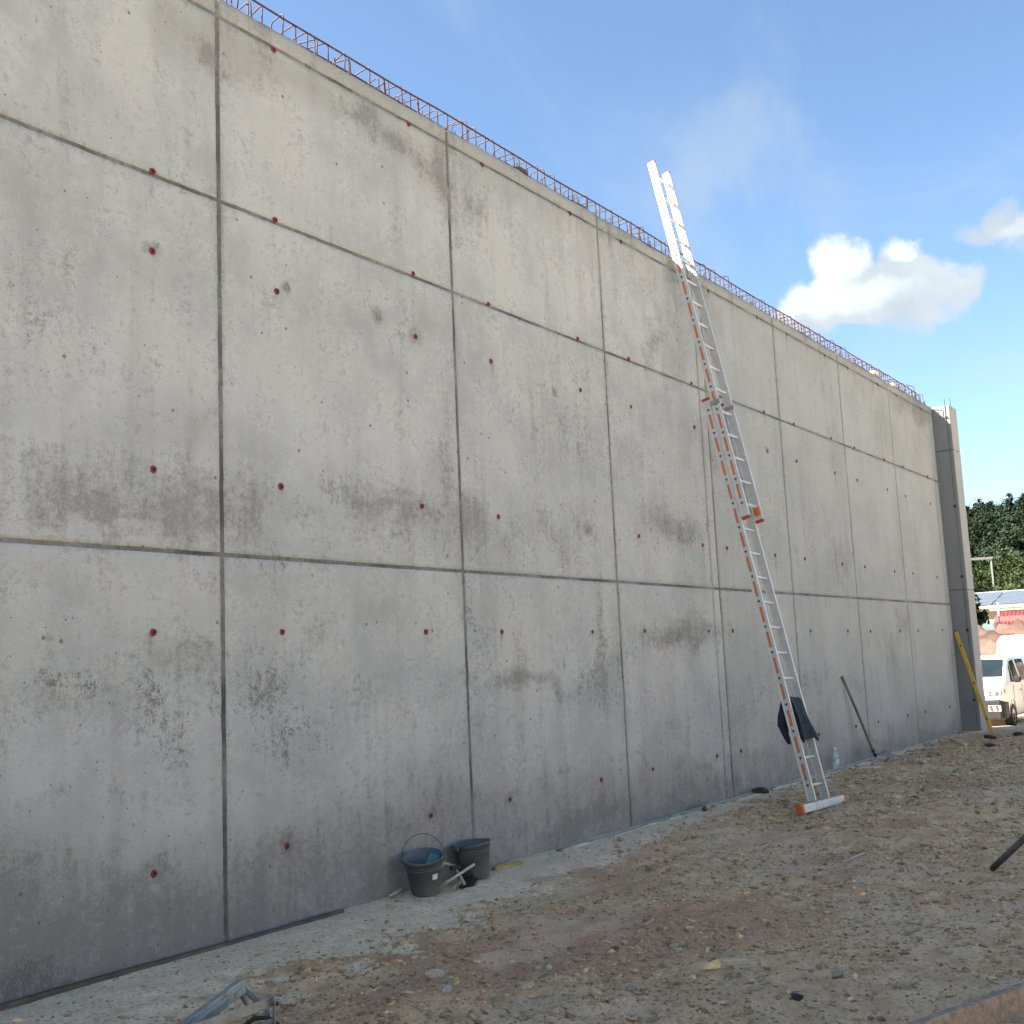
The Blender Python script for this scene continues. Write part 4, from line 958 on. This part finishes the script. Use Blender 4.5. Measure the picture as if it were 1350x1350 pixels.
        for wx in (.97, Ln-1.0):
            MB().lathe([(.001, .0), (.36, .0), (.372, .012), (.372, .02)], 28, (wx, sg*.945, .37), Matrix.Rotation(-sg*math.pi/2, 3, 'X')).build("wheel_arch", M_tyre, body, True)
            wh = MB().lathe([(.16, .095), (.30, .10), (.335, .06), (.335, -.06), (.30, -.10), (.16, -.095)], 28, (wx, sg*.86, .335), Matrix.Rotation(-sg*math.pi/2, 3, 'X')).build("wheel", M_tyre, v, True)
            MB().lathe([(.001, .07), (.06, .085), (.10, .06), (.165, .075), (.20, .098)], 20, (wx, sg*.865, .335), Matrix.Rotation(-sg*math.pi/2, 3, 'X')).build("rim", M_rim, wh, True)
        for x in (1.28, 2.42):
            MB().box((x, sg*.954, .75), (.010, .006, .78)).build("door_gap", M_bump, body)
        MB().box((2.16, sg*.962, .98), (.16, .02, .03), None, .008).build("door_handle", M_bump, body)
        MB().box((Ln/2+.2, sg*.957, .60), (Ln-2.2, .014, .07), None, .005).build("side_trim", M_white, v)
    for sg in (-1, 1): MB().box((Ln-.005, sg*.84, 1.05), (.05, .12, .34), None, .015).build("tail_light", mat("tail_red", (.25, .02, .02), .3), v)
    MB().box((.0, 0, .88), (.06, 0.9, .12), None, .02).build("grille", M_bump, v)
    return v
van("delivery_van", (33.15, 2.30, float(gz(33.15, 2.3))), 0.0, 'white van with black bumper and striped markings parked beyond the wall end', 1.97, 4.9, 'white vans parked beyond the wall')
van("high_roof_van", (45.6, 2.15, float(gz(41, 3.7))), R(180), 'taller white van parked behind the other van', 2.58, 5.6, 'white vans parked beyond the wall')

# ================================================================== EARTH MOUND, SHEDS, TREES, HILL
def mound():
    u = np.linspace(46, 62, 70); w = np.linspace(-14, 20, 110); X, Y = np.meshgrid(u, w, indexing='ij')
    e = np.exp(-((X-53.5)/4.2)**2)*(.72+.5*fbm(X*0+Y*.16, Y*0, 3, 131))*sst(Y, -14, -8)*(1-sst(Y, 12, 19))
    Z = gz(X, Y)-.15+2.8*e+(fbm(X*.6, Y*.6, 5, 132)-.5)*1.9*np.clip(e*1.6, 0, 1)+(np.abs(fbm(X*.9, Y*.9, 3, 133)-.5)*1.6+np.abs(fbm(X*2.6, Y*2.6, 2, 134)-.5)*.9-.3)*np.clip(e*1.5, 0, 1)
    nx, ny = X.shape; i = np.arange(nx*ny).reshape(nx, ny); f = np.stack([i[:-1, :-1], i[1:, :-1], i[1:, 1:], i[:-1, 1:]], -1).reshape(-1, 4)
    o = npmesh("earth_mound", np.stack([X, Y, Z], -1).reshape(-1, 3), f, mat("red_earth", (.080, .042, .030), .95, var=.5, vscale=.9, bump=.9, bscale=4, dirt=(.12, .082, .058), dscale=.5, damt=.6, coords='Object'))
    tag(o, kind='structure')
mound()

# white shed with solar roof
sd_ = empty("shed", (78, 10.5, 1.33), R(0)); tag(sd_, 'long pale shed with solar panels on its roof beyond the mound', 'building')
MB().box((4, 0, 1.1), (7, 34, 3.6), None, .02).build("wall", mat("pale_render", (.2, .175, .145), .9, var=.1, vscale=.5), sd_)
MB().bar((0.2, -17.6, 2.62), (0.2, 17.6, 2.62), .25, .30, (0, 0, 1)).build("fascia", mat("fascia_cream", (.33, .29, .24), .7), sd_)
rf = MB(); rf.add([(0, -17.6, 2.75), (0, 17.6, 2.75), (5.2, 17.6, 3.95), (5.2, -17.6, 3.95), (0, -17.6, 2.65), (0, 17.6, 2.65), (5.2, 17.6, 3.85), (5.2, -17.6, 3.85), (9, 17.6, 2.8), (9, -17.6, 2.8)], [(0, 3, 2, 1), (4, 5, 6, 7), (0, 1, 5, 4), (1, 2, 6, 5), (3, 0, 4, 7), (3, 9, 8, 2)])
rfo = rf.build("roof", mat("roof_white", (.32, .31, .30), .7, var=.08), sd_)
sol = MB().box((0, 0, 0), (2.05, 1.92, .05), None, .01); sme = bpy.data.meshes.new("solar_panel"); sme.from_pydata(sol.v, [], sol.f); sme.materials.append(mat("solar_glass", (.085, .09, .10), .25, var=.12, vscale=3))
tilt = -math.atan2(1.2, 5.2)
for i in range(17):
    for j in range(2):
        x = 1.35+2.12*j; o = bpy.data.objects.new("solar_panel", sme); COL.objects.link(o); o.parent = rfo
        o.location = (x, -16.2+2.0*i, 2.75+x*1.2/5.2+.07); o.rotation_euler = (0, tilt, 0)
for i in range(8):
    MB().box((.48, -14.5+4.1*i, 1.25), (.10, 2.6, .9)).build("window", mat("shed_window", (.10, .13, .13), .2), sd_)
# red corrugated container
rc = empty("red_shed", (66.4, 5.6, .8), R(-2)); tag(rc, 'red corrugated metal shed behind the earth mound', 'shed')
pts = []
nco = 30; vs = []; fs = []
for i in range(nco*4+1):
    y = -3.1+6.2*i/(nco*4); off = (0, .03, .03, 0)[i % 4]; vs += [(-off, y, -.5), (-off, y, 2.0), (-off+.9, y, 2.62)]
for i in range(nco*4): fs += [(i*3, i*3+3, i*3+4, i*3+1), (i*3+1, i*3+4, i*3+5, i*3+2)]
MB().add(vs, fs).build("corrugated_front", mat("red_sheet_metal", (.095, .018, .018), .5, var=.12, vscale=.8), rc)
MB().box((1.4, 0, .9), (2.6, 6.15, 2.9)).build("body", mat("red_sheet_metal2", (.30, .06, .06), .6), rc)
# white mast
o = MB().tube([(63.8, 7.85, .5), (63.8, 7.82, 3.82)], [.06, .05], 10).build("mast", mat("mast_white", (.40, .38, .34), .5), None, True); tag(o, 'thin white mast standing before the red shed', 'mast')

def leaves(c, rad, n, size, r, clumps=26, squash=.75):
    """leaf quads gathered in clumps through an ellipsoid; returns verts, colours"""
    d = r.normal(size=(clumps, 3)); d /= np.linalg.norm(d, axis=1)[:, None]; rr = r.random((clumps, 1))**.45
    cc = d*rr*np.array(rad)*.86
    w = r.integers(0, clumps, n); cs = r.uniform(.16, .34, clumps)*np.mean(rad)
    p = cc[w]+r.normal(size=(n, 3))*cs[w][:, None]*.62
    a = r.normal(size=(n, 3)); a /= np.linalg.norm(a, axis=1)[:, None]; b = np.cross(a, r.normal(size=(n, 3))); b /= np.linalg.norm(b, axis=1)[:, None]
    s = size*r.uniform(.6, 1.3, (n, 1)); a *= s; b *= s*squash
    P = p+np.array(c)
    V = np.stack([P-a-b*.3, P+b-a*.2, P+a+b*.2, P-b+a*.3], 1)
    t = np.repeat((r.uniform(.75, 1.25, clumps)[w]*r.uniform(.8, 1.2, n))[:, None], 4, 1)
    return V.reshape(-1, 3), t.reshape(-1)
def leafobj(name, V, t, mt, parent=None):
    f = np.arange(len(V)).reshape(-1, 4); c = np.stack([t, t, t*.95, np.ones_like(t)], 1)
    return npmesh(name, V, f, mt, parent, col=c)
M_leaf1 = mat("dark_foliage", (.014, .022, .009), .8, var=.3, vscale=.3, attr='tint', coords='Object', spec=.2)
M_leaf2 = mat("light_foliage", (.027, .037, .011), .8, var=.3, vscale=.4, attr='tint', coords='Object', spec=.2)
M_leaf3 = mat("mid_foliage", (.018, .028, .010), .8, var=.3, vscale=.4, attr='tint', coords='Object', spec=.2)
M_bark = mat("bark", (.075, .058, .044), .9, var=.3, vscale=3, bump=.6)
def hz(x, y):
    return gz(x, y)+26*sst(x+.10*(y-60)*-1, 150, 345)+4*(fbm(np.asarray(x)*.012, np.asarray(y)*.012, 3, 141)-.5)*sst(x, 150, 220)
def hill():
    u = np.concatenate([np.linspace(140, 360, 45), np.linspace(380, 900, 14)]); w = np.linspace(-420, 460, 80); X, Y = np.meshgrid(u, w, indexing='ij'); Z = hz(X, Y)-.25
    nx, ny = X.shape; i = np.arange(nx*ny).reshape(nx, ny); f = np.stack([i[:-1, :-1], i[1:, :-1], i[1:, 1:], i[:-1, 1:]], -1).reshape(-1, 4)
    o = npmesh("hill", np.stack([X, Y, Z], -1).reshape(-1, 3), f, mat("forest_floor", (.05, .06, .026), .95, var=.3, vscale=.05), smooth=True); tag(o, kind='structure')
    r = np.random.default_rng(5); VV = []; TT = []
    for (x0, x1, y0, y1, n, nl, sz) in ((165, 345, .185, .255, 240, 1500, .27), (165, 345, -.6, .185, 420, 110, .85), (165, 345, .255, .9, 330, 100, .85)):
        for q in range(n):
            x = r.uniform(x0, x1); y = r.uniform(y0, y1)*x-6; h = r.uniform(7, 13); z = float(hz(x, y))
            if r.random() < .5:      # conifer: stacked narrowing tiers
                vv, tt = leaves((x, y, z+h*.42), (h*.20, h*.20, h*.36), nl//2, sz, r, 16); v2, t2 = leaves((x, y, z+h*.78), (h*.11, h*.11, h*.24), nl//2, sz*.8, r, 10); vv = np.concatenate([vv, v2]); tt = np.concatenate([tt, t2])*.78
            else:
                vv, tt = leaves((x, y, z+h*.58), (h*.30, h*.30, h*.38), nl, sz, r, 22); tt = tt*r.uniform(.85, 1.35)
            VV.append(vv); TT.append(tt)
    o = leafobj("forest", np.concatenate(VV), np.concatenate(TT), M_leaf1); tag(o, 'dense dark green forest covering the far hillside', 'forest', kind='stuff')
hill()
def tree(name, x, y, h, rad, mt, label, seed, n=3200, size=.17, cat='tree', group=None):
    r = np.random.default_rng(seed); z = float(gz(x, y)); t = empty(name, (x, y, z)); tag(t, label, cat, group)
    tr = MB().tube([(0, 0, -.2), (.05, .02, h*.3), (-.04, .05, h*.62), (.02, 0, h*.85)], [h*.03, h*.024, h*.015, h*.004], 8)
    for q in range(5):
        a = r.random()*6.28; z0 = h*r.uniform(.28, .6); tr.tube([(0, 0, z0), (math.cos(a)*rad*.35, math.sin(a)*rad*.35, z0+h*.13), (math.cos(a)*rad*.7, math.sin(a)*rad*.7, z0+h*.2)], [h*.013, h*.008, h*.003], 6)
    tr.build("trunk", M_bark, t, True)
    V, tt = leaves((0, 0, h*.60), (rad, rad, h*.40), n, size, r, 40)
    leafobj("crown", V, tt, mt, t)
    return t
TREES = [(138, 27.5, 7.0, 3.2, 'light green tree nearest the pilaster at the foot of the hill', M_leaf2), (141, 22.5, 8.2, 3.4, 'broad light green tree below the dark forest, right of the frame', M_leaf2), (146, 31.5, 8.0, 3.6, 'leafy green tree partly hidden by the concrete pilaster', M_leaf3), (133, 17.8, 7.6, 3.3, 'dark green round tree at the right edge before the hill', M_leaf3), (128, 24.5, 5.2, 2.8, 'low green bushy tree right behind the shed roof', M_leaf3), (124, 19.8, 5.0, 2.7, 'low light bushy tree behind the solar roof', M_leaf2), (126, 29.0, 5.6, 2.9, 'bushy tree behind the left end of the shed roof in view', M_leaf2), (140, 12.0, 8, 3.5, 'green tree just outside the right edge of the shed roof', M_leaf3), (137, 5.0, 7.5, 3.3, 'light green tree farther right behind the shed', M_leaf2)]
for i, (x, y, h, rad, l, mt) in enumerate(TREES): tree("deciduous_tree", x, y, h, rad, mt, l, 200+i, group='trees at the foot of the hill')
bs = tree("shrub", 62.2, 9.15, 3.9, .95, M_leaf3, 'dark leafy shrub beside the pilaster before the red shed', 300, 1600, .13, 'shrub')
# frame standing among the trees
gt = empty("steel_gantry", (126.5, 22.5, float(gz(126.5, 22.5)))); tag(gt, 'grey steel gantry frame standing among the trees on the hill foot', 'gantry')
M_gt = mat("gantry_grey", (.12, .12, .12), .6)
zt = 10.75-float(gz(126.5, 22.5))
MB().bar((-.4, 1.2, zt), (.5, -1.1, zt), .30, .26, (0, 0, 1)).build("beam", M_gt, gt)
for (a, b) in ((-.36, 1.05), (.46, -.95)): MB().bar((a, b, -.3), (a, b, zt-.13), .16, .16, (1, 0, 0)).build("post", M_gt, gt)
# loose planks lying where the ground drops away
for (a, b, l) in (((25.6, .55, 0), (26.6, -.35, 0), 'weathered plank on the ground before the van'), ((26.6, .95, 0), (28.0, .1, 0), 'long plank on the ground beside the van wheel')):
    A = (a[0], a[1], float(gz(a[0], a[1]))+.05); B = (b[0], b[1], float(gz(b[0], b[1]))+.05)
    stick("plank", A, B, .20, .05, M_wood, l, 'plank')
